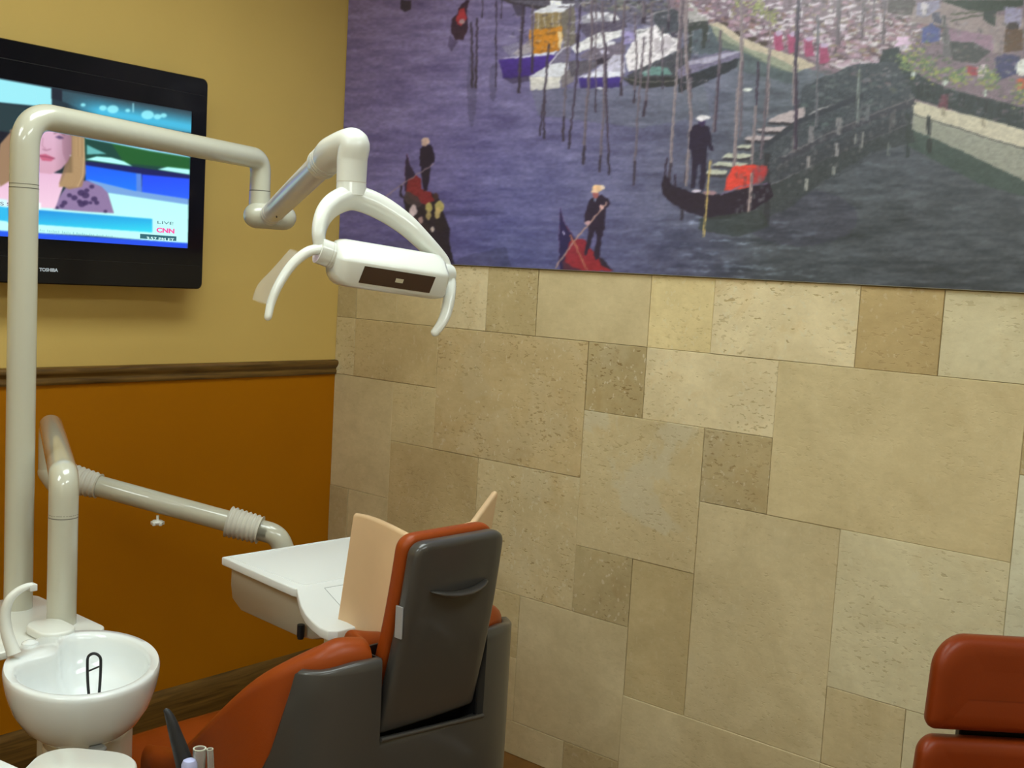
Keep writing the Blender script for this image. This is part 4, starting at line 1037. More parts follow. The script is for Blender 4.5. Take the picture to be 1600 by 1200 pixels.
# yoke: two legs of a bow seen from below its crown
def band(bm, pxs, wd, th, up):
    p = spline([P(*q) for q in pxs], 8)
    n = len(p)
    prof = [(math.copysign(abs(math.cos(a))**.7, math.cos(a)), math.copysign(abs(math.sin(a))**.7, math.sin(a))) for a in [2*math.pi*k/24 for k in range(24)]]
    T = [(p[min(i+1, n-1)]-p[max(i-1, 0)]).normalized() for i in range(n)]
    rr = []
    for i in range(n):
        t = i/(n-1)
        u = V(up); u = (u-T[i]*u.dot(T[i])).normalized(); v = T[i].cross(u)
        W_ = wd(t)/2; H_ = th(t)/2
        rr.append([p[i]+u*a*W_+v*b_*H_ for a, b_ in prof])
    rings(bm, rr)
view = (CP-P(590, 350, 2.25)).normalized()
bm = bmesh.new()
band(bm, [(501, 392, 2.15), (498, 365, 2.15), (505, 338, 2.17), (523, 318, 2.20), (552, 309, 2.235), (590, 322, 2.255), (630, 348, 2.27), (664, 380, 2.285), (690, 408, 2.30), (697, 420, 2.30)],
     lambda t: .030+.018*math.sin(math.pi*t), lambda t: .024+.020*math.sin(math.pi*min(1, t*1.05))**2, view+V((0, 0, .9)))
mesh_obj('yoke', bm, M['enamel_white'], light, angle=70)
# lamp head
HL, HR = P(527, 405, 2.165), P(686, 430, 2.275)
ax = (HR-HL).normalized()
up_ = V((0, 0, 1)); up_ = (up_-ax*up_.dot(ax)).normalized()
fr = up_.cross(ax)
if fr.dot(CP-HL) < 0: fr = -fr
prof2 = [(-.052, .016), (-.040, .034), (-.018, .043), (.006, .041), (.028, .030), (.046, .012), (.0545, .004), (.0578, -.001), (.0575, -.005), (.049, -.043), (.043, -.048), (.018, -.051), (-.020, -.050), (-.044, -.038), (-.053, -.018)]
p3 = [V((a, b_, 0)) for a, b_ in prof2]+[V((prof2[0][0], prof2[0][1], 0))]
HLn = (HR-HL).length
def head_ring(s_, k):
    return [HL+ax*s_+fr*a*k+up_*b_*k for a, b_ in prof2]
bm = bmesh.new()
rings(bm, [head_ring(s_, k) for s_, k in ((-.012, .45), (-.010, .66), (-.004, .84), (.006, .95), (.018, 1.0), (HLn*.5, 1.0), (HLn-.020, 1.0), (HLn-.008, .965), (HLn-.001, .88), (HLn+.002, .6))])
mesh_obj('lamp_head', bm, M['enamel_white'], light, angle=50)
# window: on the lower front facet, between (.0555,-.020) and (.047,-.045)
fa, fb = (.0575, -.0050), (.0490, -.0430)
def facet(s_, t, off=0):
    a = fa[0]+(fb[0]-fa[0])*t; b_ = fa[1]+(fb[1]-fa[1])*t
    nrm = (V((-(fb[1]-fa[1]), (fb[0]-fa[0])))).normalized()
    return HL+ax*s_+fr*(a+nrm[0]*off)+up_*(b_+nrm[1]*off)
def facet_box(name, s0_, s1_, t0, t1, o0, o1, m, par, sk=.006):
    bm = bmesh.new()
    q = [(s0_+sk*0, t0), (s1_, t0), (s1_-sk, t1), (s0_-sk, t1)]
    a = [bm.verts.new(facet(s_, t, o0)) for s_, t in q]; b_ = [bm.verts.new(facet(s_, t, o1)) for s_, t in q]
    bm.faces.new(b_); bm.faces.new(a[::-1])
    for i in range(4): j = (i+1) % 4; bm.faces.new((a[i], a[j], b_[j], b_[i]))
    return mesh_obj(name, bm, m, par, smooth=False)
facet_box('window', .036, HLn-.034, .05, .92, -.002, .0012, M['lens'], light)
facet_box('bulb_clip', HLn*.5-.006, HLn*.5+.010, .42, .62, .0012, .0026, M['bulb'], light, .001)
# pivots
bm = bmesh.new(); tube(bm, [P(497, 391, 2.145), P(527, 402, 2.165)], .0255, 32)
mesh_obj('pivot', bm, M['enamel_white'], light)
a, b_ = P(497, 391, 2.145), P(527, 402, 2.165)
for t in (.55, .68, .81):
    bm = bmesh.new(); ring_at(bm, a.lerp(b_, t), b_-a, .0259, .0010); mesh_obj('pivot_rib', bm, M['rubber_white'], light)
bm = bmesh.new(); tube(bm, [P(683, 428, 2.27), P(701, 430, 2.295)], .0225, 32)
mesh_obj('pivot', bm, M['enamel_white'], light)
# handles
for pts, w0, w1 in (([(502, 388, 2.142), (480, 394, 2.13), (456, 414, 2.12), (436, 444, 2.11), (424, 472, 2.105), (419, 494, 2.10)], .0135, .0088),
                    ([(697, 428, 2.29), (702, 440, 2.28), (702, 462, 2.26), (698, 486, 2.25), (690, 505, 2.24), (680, 519, 2.235)], .0150, .0092)):
    bm = bmesh.new(); prof = [(1.0*math.cos(a), .72*math.sin(a)) for a in [2*math.pi*k/24 for k in range(24)]]
    tube(bm, spline([P(*q) for q in pts], 7), lambda t: w0+(w1-w0)*t, prof=prof, up=CR @ V((1, 0, 0)), round_ends=True)
    mesh_obj('handle', bm, M['enamel_white'], light, angle=80)
# thin clear barrier sleeve hanging at the left handle
bm = bmesh.new()
rr = []
pts = spline([P(*q) for q in [(455, 392, 2.14), (440, 408, 2.13), (424, 432, 2.12), (411, 452, 2.115), (402, 472, 2.11)]], 6)
for i, p in enumerate(pts):
    t = i/(len(pts)-1); k = .010+.009*t
    rr.append([p+(CR @ V((1, -.3, 0)))*k*math.cos(a)*(1+.2*math.sin(7*t+a))+(CR @ V((0, .3, 1)))*.005*math.sin(a)+V((.012, 0, 0)) for a in [2*math.pi*j/16 for j in range(16)]])
rings(bm, rr, True, False, False)
mesh_obj('barrier_film', bm, M['film'], light, angle=80)

# ---- doctor's tray on its own post
tray = thing('instrument_tray', 'white instrument tray carried on a cream jointed arm in front of the yellow wall', 'dental tray', (.90, -1.50, DECK))
qb, qe = P(98, 975, 2.30), P(98, 742, 2.30); qb.z = DECK+.004; qb.x, qb.y = qe.x, qe.y = ((qb+qe)/2).x, ((qb+qe)/2).y
far = P(79, 660, 2.97); far.z = qe.z
r2 = .0292
bm = bmesh.new(); tube(bm, [qb, V((qe.x, qe.y, P(98, 806, 2.3).z))], r2, 36)
mesh_obj('post', bm, M['enamel'], tray)
bm = bmesh.new(); zs = P(98, 806, 2.3).z; ring_at(bm, V((qe.x, qe.y, zs)), (0, 0, 1), r2+.0002, .002); ring_at(bm, V((qe.x, qe.y, zs+.006)), (0, 0, 1), r2+.0001, .001)
mesh_obj('post_seam', bm, M['seam'], tray)
bm = bmesh.new()
tube(bm, bend([V((qe.x, qe.y, zs+.001)), qe, far+(far-qe).normalized()*.01, V((far.x, far.y, far.z-.13))], [0, .07, .05, 0], 12), r2, 36)
mesh_obj('link_arm', bm, M['enamel'], tray)
A0 = V((far.x, far.y, far.z-.145)); A1 = P(428, 834, 2.98)
A0 = P(90, 742, 2.98)
bm = bmesh.new(); tube(bm, [V((far.x, far.y, far.z-.131)), A0+V((-.005, 0, -.02))], r2*1.05, 32, round_ends=True)
mesh_obj('knuckle', bm, M['enamel'], tray)
dv = (A1-A0).normalized()
bm = bmesh.new(); tube(bm, [A0, A1-dv*.01], [.0285, .0285], 36)
mesh_obj('spring_arm', bm, M['enamel'], tray)
def bellows(t0, t1, nrib, r0, r1, name):
    bm = bmesh.new(); n = nrib*6; L_ = (A1-A0).length
    pp = [A0+dv*(t0+(t1-t0)*i/n) for i in range(n+1)]
    tube(bm, pp, [(r0+(r1-r0)*i/n)*(1+.065*math.cos(2*math.pi*i/6)) for i in range(n+1)], 32)
    mesh_obj(name, bm, M['rubber_white'], tray, angle=80)
bellows(.035, .115, 6, .0390, .0320, 'bellows')
L_ = (A1-A0).length
bellows(L_-.125, L_-.038, 7, .0400, .0360, 'bellows')
TZ = .782
down = on(455, 853, 2, TZ); 
bm = bmesh.new(); tube(bm, bend([A1-dv*.045, A1+dv*.012, V((A1.x+dv.x*.04, A1.y+dv.y*.04, TZ-.07))], [0, .05, 0], 12), .0285, 36)
tube(bm, bend([V((A1.x+dv.x*.04, A1.y+dv.y*.04, TZ-.069)), V((A1.x+dv.x*.04, A1.y+dv.y*.04, TZ-.095)), V((A1.x+dv.x*.04+.25, A1.y+dv.y*.04-.03, TZ-.095))], .02, 6), .024, 24)
mesh_obj('arm_elbow', bm, M['enamel'], tray)
kn = P(246, 818, 2.97)
bm = bmesh.new()
lathe(bm, [(.004, 0), (.004, .012), (.013, .013), (.016, .018), (.013, .024), (.004, .026)], 10, Matrix.Translation(kn+V((0, 0, .022))) @ Matrix.Rotation(math.pi, 4, 'X'))
for k in range(5):
    a = 2*math.pi*k/5; add_box(bm, kn+V((.014*math.cos(a)-.004, .014*math.sin(a)-.004, -.004)), kn+V((.014*math.cos(a)+.004, .014*math.sin(a)+.004, .006)), .002)
mesh_obj('tension_knob', bm, M['enamel_white'], tray)
# tray outline on the horizontal plane
tA, tB = on(347, 870, 2, TZ), on(463, 920, 2, TZ)
tD = on(548, 838, 2, TZ)
ey = (tD-tA); ey.z = 0; ey.normalize(); ex = V((-ey.y, ey.x, 0)); 
if ex.dot(tB-tA) < 0: ex = -ex
wB = (tB-tA).dot(ex)
def T2(a, b_): p = tA+ex*a+ey*b_; return (p.x, p.y)
WT = .48
nose = [on(x, y, 2, TZ) for x, y in ((466, 932), (470, 946), (477, 959), (487, 970), (499, 980), (513, 986), (528, 986), (545, 982))]
nl = [((p-tA).dot(ex), (p-tA).dot(ey)) for p in nose]
c0 = (wB, (tB-tA).dot(ey))
left = [(0, 0), (wB-.012, c0[1]-.002), (wB-.002, c0[1]+.002)]+[(a, b_) for a, b_ in nl]
right = [(.618, .06), (.612, .15), (.595, .205), (.555, .255), (.495, .290), (.42, .315), (wB+.01, .335), (wB-.002, .35), (wB-.002, WT), (0, WT)]
bm = bmesh.new()
prism(bm, [T2(a, b_) for a, b_ in left+right][::1], TZ-.021, TZ, .0035)
mesh_obj('tray_top', bm, M['tray_white'], tray, angle=30)
bm = bmesh.new()                       # raised mat edge and fine lines on the top
def tline(p, q, w_=.0012, h=.0007):
    P0, P1 = V((*T2(*p), TZ)), V((*T2(*q), TZ)); d = (P1-P0).normalized(); n_ = V((-d.y, d.x, 0))*w_/2
    a = [bm.verts.new(v+V((0, 0, z))) for z in (-.001, h) for v in (P0-n_, P1-n_, P1+n_, P0+n_)]
    for f in ((4, 5, 6, 7), (0, 1, 5, 4), (1, 2, 6, 5), (2, 3, 7, 6), (3, 0, 4, 7)): bm.faces.new([a[i] for i in f])
tline((.012, .012), (wB-.012, .020), .004, .0012); tline((wB-.012, .020), (wB-.012, WT-.02), .004, .0012); tline((.012, .012), (.012, WT-.012), .004, .0012)
mesh_obj('raised_edge', bm, M['tray_white'], tray, smooth=False)
bm = bmesh.new()
a_ = on(507, 919, 2, TZ); b2 = on(533, 948, 2, TZ); c_ = on(548, 912, 2, TZ)
la, lb, lc = [((p-tA).dot(ex), (p-tA).dot(ey)) for p in (a_, b2, c_)]
tline(la, lb); tline(la, (la[0]+(lc[0]-la[0])*5, la[1]+(lc[1]-la[1])*5))
mesh_obj('engraved_line', bm, mat('line_grey', (.40, .42, .41), .5), tray, smooth=False)
# body under the tray, rounded below
bm = bmesh.new()
prof = [(.018, 0), (.018, -.055), (.030, -.088), (.058, -.104), (wB-.02, -.104), (wB+.03, -.096), (wB+.075, -.080), (wB+.10, -.050), (wB+.105, -.022), (wB+.105, 0)]
prof = [(.012, 0), (.012, -.050), (.020, -.085)]+prof[3:]
rr = []
for b_, k in ((.018, .93), (.022, .98), (.034, 1), (WT-.034, 1), (WT-.022, .98), (WT-.018, .93)):
    rr.append([V((*T2(.012+(a-.012)*k+(1-k)*.06, b_), TZ-.0212+z*k)) for a, z in prof])
rings(bm, rr)
mesh_obj('housing', bm, M['enamel'], tray, angle=40)
bm = bmesh.new(); kp = P(470, 984, 2.50); tube(bm, [kp+V((0, 0, .012)), kp+V((0, 0, -.016))], .0085, 20)
tube(bm, [kp+V((0, 0, -.0165)), kp+V((0, 0, -.021))], .0070, 20)
mesh_obj('handpiece_end', bm, M['rubber'], tray)

# ---- dental chair, in its own frame: +x where the patient faces, +y the near side
CO = V((1.675, -1.131, 0)); CA = math.radians(176.3)
chair = thing('dental_chair', 'burnt orange dental chair with a dark grey back shell, seen from behind', 'dental chair', CO, CA)
WORLD[0] = False
def rx(z):                             # forward offset of the slab's back at height z (it leans back)
    return -.004+.073*(1.015-z)/.38
# lower shell and wrap cushion
PLAN = spline([V(q) for q in ((.052, 0, 0), (.052, .06, 0), (.053, .12, 0), (.060, .18, 0), (.080, .232, 0), (.120, .268, 0), (.185, .292, 0), (.28, .306, 0), (.40, .314, 0), (.52, .318, 0), (.62, .320, 0))], 5)
def xs(y):
    a = abs(y)
    for p, q in zip(PLAN, PLAN[1:]):
        if p.y <= a <= q.y and q.y > p.y: return p.x+(q.x-p.x)*(a-p.y)/(q.y-p.y)
    return PLAN[-1].x
half = PLAN
def plan():
    return [V((p.x, -p.y, 0)) for p in half[::-1]]+half[1:]
def arc(L_):
    s_ = [0]
    for a, b_ in zip(L_, L_[1:]): s_.append(s_[-1]+(b_-a).length)
    return s_
full = plan(); S_ = arc(full); smid = S_[len(full)//2]
def nrm_at(L_, i):
    t = (L_[min(i+1, len(L_)-1)]-L_[max(i-1, 0)]).normalized()
    n_ = V((-t.y, t.x, 0))                 # pick the one pointing to the sitter
    if n_.dot(V((.35, 0, 0))-L_[i]) < 0: n_ = -n_
    return n_
def sstep(a, b_, x): t = max(0, min(1, (x-a)/(b_-a))); return t*t*(3-2*t)
# orange cushion (the top rolls over)
def cushion_top(s_):
    pts = [(0, .79), (.10, .812), (.17, .828), (.24, .826), (.30, .808), (.36, .778), (.42, .736), (.48, .684), (.54, .625), (.60, .565), (.68, .50), (1.2, .44)]
    for (a, za), (b_, zb) in zip(pts, pts[1:]):
        if a <= s_ <= b_: t = (s_-a)/(b_-a); return za+(zb-za)*t
    return .44
def cushion_soft(s_): return sum(cushion_top(max(0, s_+d)) for d in (-.05, -.03, -.01, .01, .03, .05))/6
def build_wrap():
    bm = bmesh.new(); rr = []
    for i, p in enumerate(full):
        s_ = abs(S_[i]-smid); n_ = nrm_at(full, i)
        zt = cushion_soft(s_); th = .066
        zb = .36; r = th/2
        e = 1.0
        if s_ > S_[-1]-smid-.05: e = max(.25, (S_[-1]-smid-s_)/.05)**.5
        o0 = p+n_*(.022+.050*(1-sstep(.131, .139, s_)))-n_*.022*sstep(.29, .40, s_)
        prof = []
        for k in range(11):
            a = math.pi*k/10
            prof.append((r-r*math.cos(a), zt-r+r*math.sin(a)))
        prof = [(0, zb), (0, (zb+zt)/2)]+prof+[(th, (zb+zt)/2), (th, zb)]
        rr.append([V((o0.x, o0.y, 0))+n_*(r+(a-r)*e)+V((0, 0, zb+(z-zb)*(.9+.1*e))) for a, z in prof])
    rings(bm, rr)
    return bm
mesh_obj('wrap_cushion', build_wrap(), M['orange'], chair, angle=70)
# grey shell: slot for the head slab in the middle; its side edge runs to the corner of the wrap
def shell():
    bm = bmesh.new(); rr = []
    ys = [-.274, -.271, -.262, -.25, -.235, -.22, -.205, -.19, -.175, -.160, -.145, -.136, -.1345, -.127, -.10, -.06, -.02, .02, .06, .10, .127, .1345, .136, .145, .160, .175, .19, .205, .22, .235, .25, .262, .271, .274]
    def at(y, z, zt):                      # the side edges sweep forward on the way down
        k = max(0, (abs(y)-.19)/.084); g = .030*k*min(1, (zt-z)/.30)
        yy = abs(y)+g; sg = math.copysign(1, y)
        e = .004; d = V((xs(yy+e)-xs(yy-e), 2*e, 0)).normalized(); n_ = V((d.y, -d.x*sg, 0))
        return V((xs(yy), yy*sg, z)), n_
    for y in ys:
        a = abs(y)
        if a <= .1345: zt = .628+.010*(y/.13)
        else: zt = .794-.014*sstep(.18, .27, a)
        if a > .272: zt -= .006
        th = .020
        zz = [.34, .42, .50, .57, .615] + ([.67, .73, .775] if a > .1345 else [.617, .619, .620])
        outer = [at(y, z, zt) for z in zz]
        top = at(y, zt, zt)
        ring = [q for q, n_ in outer]+[top[0]+V((0, 0, -.003))+top[1]*.0012, top[0]+top[1]*.005, top[0]+top[1]*(th-.003), top[0]+V((0, 0, -.003))+top[1]*th]+[q+n_*th for q, n_ in outer[::-1]]
        rr.append(ring)
    rings(bm, rr)
    return bm
sh = shell()
mesh_obj('back_shell', sh, M['grey_shell'], chair, angle=50)
bm = bmesh.new()                            # lip along the slot
tube(bm, [V((xs(0)+.000, y, .630+.010*(y/.13))) for y in (-.133, -.06, 0, .06, .133)], .0042, 10)
mesh_obj('slot_lip', bm, M['grey_shell'], chair)
bm = bmesh.new(); add_box(bm, (.112, -.134, .58), (.118, .134, .80), .001)
for sg in (-1, 1): add_box(bm, (.068, min(sg*.1262, sg*.1300), .58), (.1125, max(sg*.1262, sg*.1300), .79))
mesh_obj('slot_liner', bm, M['black'], chair, smooth=False)  # black filler plates stand in for the shade inside the slot
# head slab: rounded tapered shell + cushion in front
def slab_body(off, thick, z0, z1, hw0, hw1, rc, er, bow, crown):
    """rows from bottom to top, each row a closed loop with rounded edges"""
    bm = bmesh.new(); rr = []
    H = z1-z0
    zs = [z0+er*(1-math.cos(math.pi/2*k/4)) for k in range(4)]+[z0+er+(H-er-rc)*k/14 for k in range(15)]+[z1-rc+rc*math.sin(math.pi/2*k/10) for k in range(1, 11)]
    for z in zs:
        t = (z-z0)/H; hw = hw0+(hw1-hw0)*t
        if z > z1-rc: hw = hw-rc+math.sqrt(max(0, rc*rc-(z-(z1-rc))**2))
        d = min(z-z0, z1-z); ins = er-math.sqrt(max(0, er*er-(er-d)**2)) if d < er else 0
        ins = min(ins, thick*.42)
        xb = rx(z)+off-bow*math.sin(math.pi*t); a0, a1 = xb+ins, xb+thick-ins*.8
        ring = []
        e = min(er, (a1-a0)*.48)
        for k in range(13): y = hw-er-(2*(hw-er))*k/12; ring.append(V((a0-crown*(1-(y/hw)**2), y, z)))
        for k in range(1, 7): q = math.pi/2*k/6; ring.append(V((a0+e-e*math.cos(q), -(hw-er)-er*math.sin(q), z)))
        for k in range(6): q = math.pi/2*k/6; ring.append(V((a1-e+e*math.sin(q), -(hw-er)-er*math.cos(q), z)))
        for k in range(13): y = -(hw-er)+(2*(hw-er))*k/12; ring.append(V((a1, y, z)))
        for k in range(1, 7): q = math.pi/2*k/6; ring.append(V((a1-e+e*math.cos(q), (hw-er)+er*math.sin(q), z)))
        for k in range(6): q = math.pi/2*k/6; ring.append(V((a0+e-e*math.sin(q), (hw-er)+er*math.cos(q), z)))
        rr.append(ring)
    rings(bm, rr); return bm
mesh_obj('headrest_shell', slab_body(0, .034, .640, 1.016, .122, .113, .026, .012, .007, .004), M['grey_shell'], chair, angle=50)
mesh_obj('headrest_cushion', slab_body(.0345, .034, .70, 1.024, .122, .115, .030, .014, .007, 0), M['orange'], chair, angle=60)
# crescent grip on the slab
bm = bmesh.new()
zg = .918
gpts = []
for k in range(25):
    t = -1+2*k/24; y = -t*.072
    gpts.append(V((rx(zg)-.009-.014*(1-t*t)**.6, y, zg-.012*(1-t*t)+.004)))
prof = [(math.cos(a), .45*math.sin(a)) for a in [2*math.pi*k/16 for k in range(16)]]
tube(bm, gpts, [.0018+.0110*math.sqrt(max(0, 1-(-1+2*k/24)**2)) for k in range(25)], prof=[(a*1.0, b_) for a, b_ in prof], up=(1, 0, 0))
mesh_obj('grip', bm, M['grey_shell'], chair, angle=80)
bm = bmesh.new(); y = .116; add_box(bm, (rx(.88)+.004, y, .835), (rx(.88)+.022, y+.004, .895), .001)
mesh_obj('side_label', bm, mat('pale_grey', (.34, .34, .35), .4), chair, smooth=False)
# seat, leg rest, base
def pad(name, x0, x1, y, z0a, z1a, z0b, z1b, r, m, nose=False, ntp=.0):
    bm = bmesh.new(); rr = []; n = 26
    for i in range(n+1):
        t = i/n; x = x0+(x1-x0)*t
        e = 1
        d = min(t, 1-t)*(x1-x0)
        if d < r: e = math.sqrt(max(0, 1-(1-d/r)**2))*.94+.06
        zb = z0a+(z0b-z0a)*t; zt = z1a+(z1b-z1a)*t; h = (zt-zb)/2; zm = (zt+zb)/2
        yw = (y-ntp*max(0, t-.5)*2)-(1-e)*r*.8
        ring = []
        for k in range(40):
            a = 2*math.pi*k/40; ca, sa = math.cos(a), math.sin(a)
            ring.append(V((x, yw*math.copysign(abs(ca)**.35, ca), zm+h*e*math.copysign(abs(sa)**.5, sa))))
        rr.append(ring)
    rings(bm, rr); return mesh_obj(name, bm, m, chair, angle=80)
pad('seat', .09, .90, .262, .300, .425, .300, .405, .09, M['orange'])
pad('leg_rest', .86, 1.06, .225, .22, .375, .06, .14, .05, M['orange'], ntp=.03)
bm = bmesh.new(); prism(bm, rrect(.66, .40, .10, 8, .46, 0), .22, .33, .02); mesh_obj('seat_frame', bm, M['enamel'], chair)
bm = bmesh.new(); prism(bm, rrect(.40, .30, .08, 8, .45, 0), .05, .225, .01); mesh_obj('lift_column', bm, M['enamel'], chair)
bm = bmesh.new(); prism(bm, rrect(.70, .46, .12, 8, .45, 0), 0, .055, .015); mesh_obj('base_plate', bm, M['enamel'], chair)
WORLD[0] = True

# ---- cream folded panel standing against the front of the chair back
insert = thing('winged_cushion', 'cream vinyl cushion panel with two upright wings in front of the grey headrest', 'cushion', CO+V((-.15, 0, .75)))
def C2W(x, y, z): return CO+Matrix.Rotation(CA, 3, 'Z') @ V((x, y, z))
def panel(name, pl, z0f, z1f, th=.016):
    bm = bmesh.new(); rr = []
    n = len(pl)
    for i, (x, y) in enumerate(pl):
        p = V((x, y, 0)); a = V((*pl[min(i+1, n-1)], 0)); b_ = V((*pl[max(i-1, 0)], 0)); t = (a-b_).normalized(); n_ = V((-t.y, t.x, 0))
        s_ = i/(n-1); z0_, z1_ = z0f(s_), z1f(s_)
        ring = []
        for k in range(7):
            q = math.pi*k/6; ring.append(p+n_*th/2*math.cos(q)+V((0, 0, z1_-th/2+th/2*math.sin(q))))
        ring += [p-n_*th/2+V((0, 0, z0_)), p+n_*th/2+V((0, 0, z0_))]
        rr.append([C2W(v.x+.045*(1.01-v.z)/.28, v.y, v.z) for v in ring])
    rings(bm, rr); return mesh_obj(name, bm, M['beige'], insert, angle=60)
def P2C(px_, py_, z):
    p = on(px_, py_, 2, z); q = Matrix.Rotation(-CA, 3, 'Z') @ (p-CO); return q
zw = 1.010
lw = [P2C(x, y, zw) for x, y in ((650, 840), (632, 832), (608, 821), (590, 813), (572, 806), (557, 802))]
lw = [(q.x, q.y) for q in lw]
rw = [P2C(738, 814, 1.020), P2C(750, 797, 1.030), P2C(770, 768, 1.045)]; rw = [(q.x, q.y) for q in rw]
rw = [rw[0], ((rw[0][0]+rw[2][0])/2, (rw[0][1]+rw[2][1])/2), rw[2]]
panel('back_pad', [lw[0], ((lw[0][0]*2+rw[0][0])/3-.004, (lw[0][1]*2+rw[0][1])/3), ((lw[0][0]+rw[0][0]*2)/3-.004, (lw[0][1]+rw[0][1]*2)/3), rw[0]], lambda s_: .735, lambda s_: 1.014+.006*s_)
panel('wing', lw, lambda s_: .67, lambda s_: zw+.004*math.sin(s_*3), .014)
panel('wing', rw, lambda s_: .735, lambda s_: 1.020+.027*s_, .014)

# ---- operator stool by the stone wall, back towards us
SD = 2.20
sc0 = P(1620, 1070, SD); so = V((sc0.x, sc0.y, 0))
ra = CR @ V((1, 0, 0)); ra.z = 0; ra.normalize(); fa_ = V((-ra.y, ra.x, 0))      # to the right, and away from us
stool = thing('operator_stool', 'brown-orange vinyl stool with a two pad back beside the stone wall', 'stool', so+fa_*.0)
def stool_pad(name, cx, cz, w_, h, th, tl, tr, sx0=0):
    """rounded pillow seen front on; w_ wide, h high, gently curved round the sitter"""
    bm = bmesh.new(); rr = []
    def outl(k):
        o_ = []
        for sxx, szz, a0 in ((1, 1, 0), (-1, 1, 90), (-1, -1, 180), (1, -1, 270)):
            rc = (tl if szz > 0 else tr)
            for i in range(9):
                a = math.radians(a0+90*i/8)
                o_.append((sxx*(w_/2-rc)+rc*math.cos(a), szz*(h/2-rc)+rc*math.sin(a)))
        return o_
    base = outl(1)
    for kk, d in ((.30, -.5), (.62, -.485), (.82, -.44), (.93, -.34), (.985, -.18), (1, 0), (.985, .2), (.93, .36), (.8, .46), (.5, .5)):
        ring = []
        for a, b_ in base:
            aa, bb_ = a, b_
            m_ = min(w_, h)/2*(1-kk)
            aa = a*(1-m_*2/w_); bb_ = b_*(1-m_*2/h)
            flare = .035*(-bb_/h)                       # a little wider below
            X_ = aa*(1+flare*1.2)
            ring.append(so+ra*(cx+X_)+fa_*(.03+th*d-.9*X_*X_)+V((0, 0, cz+bb_)))
        rr.append(ring)
    rings(bm, rr); return mesh_obj(name, bm, M['orange_dark'], stool, angle=80)
zt_, zb_ = P(1620, 999, SD).z, P(1620, 1148, SD).z
wpad = .40; cx_ = wpad/2-(so-P(1451, 1110, SD)).dot(ra)
cx_ = (P(1449, 1110, SD)-so).dot(ra)+wpad/2
stool_pad('upper_pad', cx_, (zt_+zb_)/2, wpad, zt_-zb_, .060, .065, .022)
stool_pad('lower_pad', cx_-.006, zb_-.017-.08, wpad+.022, .16, .060, .034, .03)
bm = bmesh.new()
c = so+ra*cx_+fa_*.045
def obox(bm, c, hx, hy, z0, z1, bev=.004):
    n0 = len(bm.verts); vs = add_box(bm, (-hx, -hy, z0), (hx, hy, z1), bev)
    for v in vs: v.co = c+ra*v.co.x+fa_*v.co.y+V((0, 0, v.co.z))
obox(bm, c, .115, .012, zb_-.045, zb_+.03); obox(bm, c-fa_*.0+fa_*.035, .03, .008, .46, zb_+.04)
mesh_obj('back_bracket', bm, M['black'], stool, smooth=False)
bm = bmesh.new(); 
sc_ = c-fa_*.16
rr = []
for r, z in ((.05, .445), (.15, .447), (.185, .455), (.197, .475), (.195, .495), (.18, .510), (.12, .517), (.04, .518)):
    rr.append([sc_+V((r*math.cos(a), r*math.sin(a), z)) for a in [2*math.pi*k/40 for k in range(40)]])
rings(bm, rr); mesh_obj('seat', bm, M['orange_dark'], stool, angle=80)
bm = bmesh.new(); obox(bm, c-fa_*.06, .028, .11, .430, .444, .002); tube(bm, [sc_+V((0, 0, .12)), sc_+V((0, 0, .444))], .024, 24)
mesh_obj('gas_lift', bm, M['black'], stool)
bm = bmesh.new()
for k in range(5):
    a = 2*math.pi*k/5; d = V((math.cos(a), math.sin(a), 0)); tube(bm, [sc_+V((0, 0, .12)), sc_+d*.25+V((0, 0, .075))], [.024, .013], 12)
mesh_obj('star_base', bm, M['steel'], stool)
for k in range(5):
    a = 2*math.pi*k/5; d = V((math.cos(a), math.sin(a), 0)); s_ = V((-d.y, d.x, 0)); q = sc_+d*.25+V((0, 0, .028))
    bm = bmesh.new(); tube(bm, [q-s_*.018, q+s_*.018], .027, 20); tube(bm, [q+V((0, 0, .02)), q+V((0, 0, .055))], .007, 8)
    mesh_obj('castor', bm, M['black'], stool)

# ---- assistant's instrument holder in the foreground
HZ = P(140, 1180, 1.55).z
hold = thing('instrument_holder', 'white rounded instrument holder head in the near foreground below the spittoon', 'instrument holder', P(142, 1260, 1.55))
o0 = P(142, 1192, 1.55)
rgt = ra; awy = fa_
out = []
for a, b_ in rrect(.142, .17, .048, 8, 0, 0): out.append(o0+rgt*a+awy*(b_-.062))
bm = bmesh.new()
rr = []
for k, z in ((.90, -.040), (.97, -.034), (1, -.022), (1, -.010), (.985, -.003), (.95, 0)):
    cc = sum(out, V())/len(out); rr.append([V((cc.x+(p.x-cc.x)*k, cc.y+(p.y-cc.y)*k, HZ+z+.010*((p-cc).dot(rgt)/.07)*-.3)) for p in out])
rings(bm, rr); mesh_obj('holder_head', bm, M['enamel_white'], hold, angle=50)
bm = bmesh.new(); hc = o0+V((0, 0, -.06)); st = V((cq.x, cq.y, .50))
tube(bm, bend([V((hc.x, hc.y, HZ-.04)), V((hc.x, hc.y, .60)), st+V((.1, -.1, 0)), st], [0, .05, .05, 0], 8), .018, 20)
mesh_obj('holder_arm', bm, M['enamel'], hold)
bm = bmesh.new(); obox(bm, V((o0.x, o0.y, 0))+rgt*.105-awy*.03, .055, .018, HZ-.075, HZ-.050, .006)
mesh_obj('holder_rail', bm, M['enamel_white'], hold)
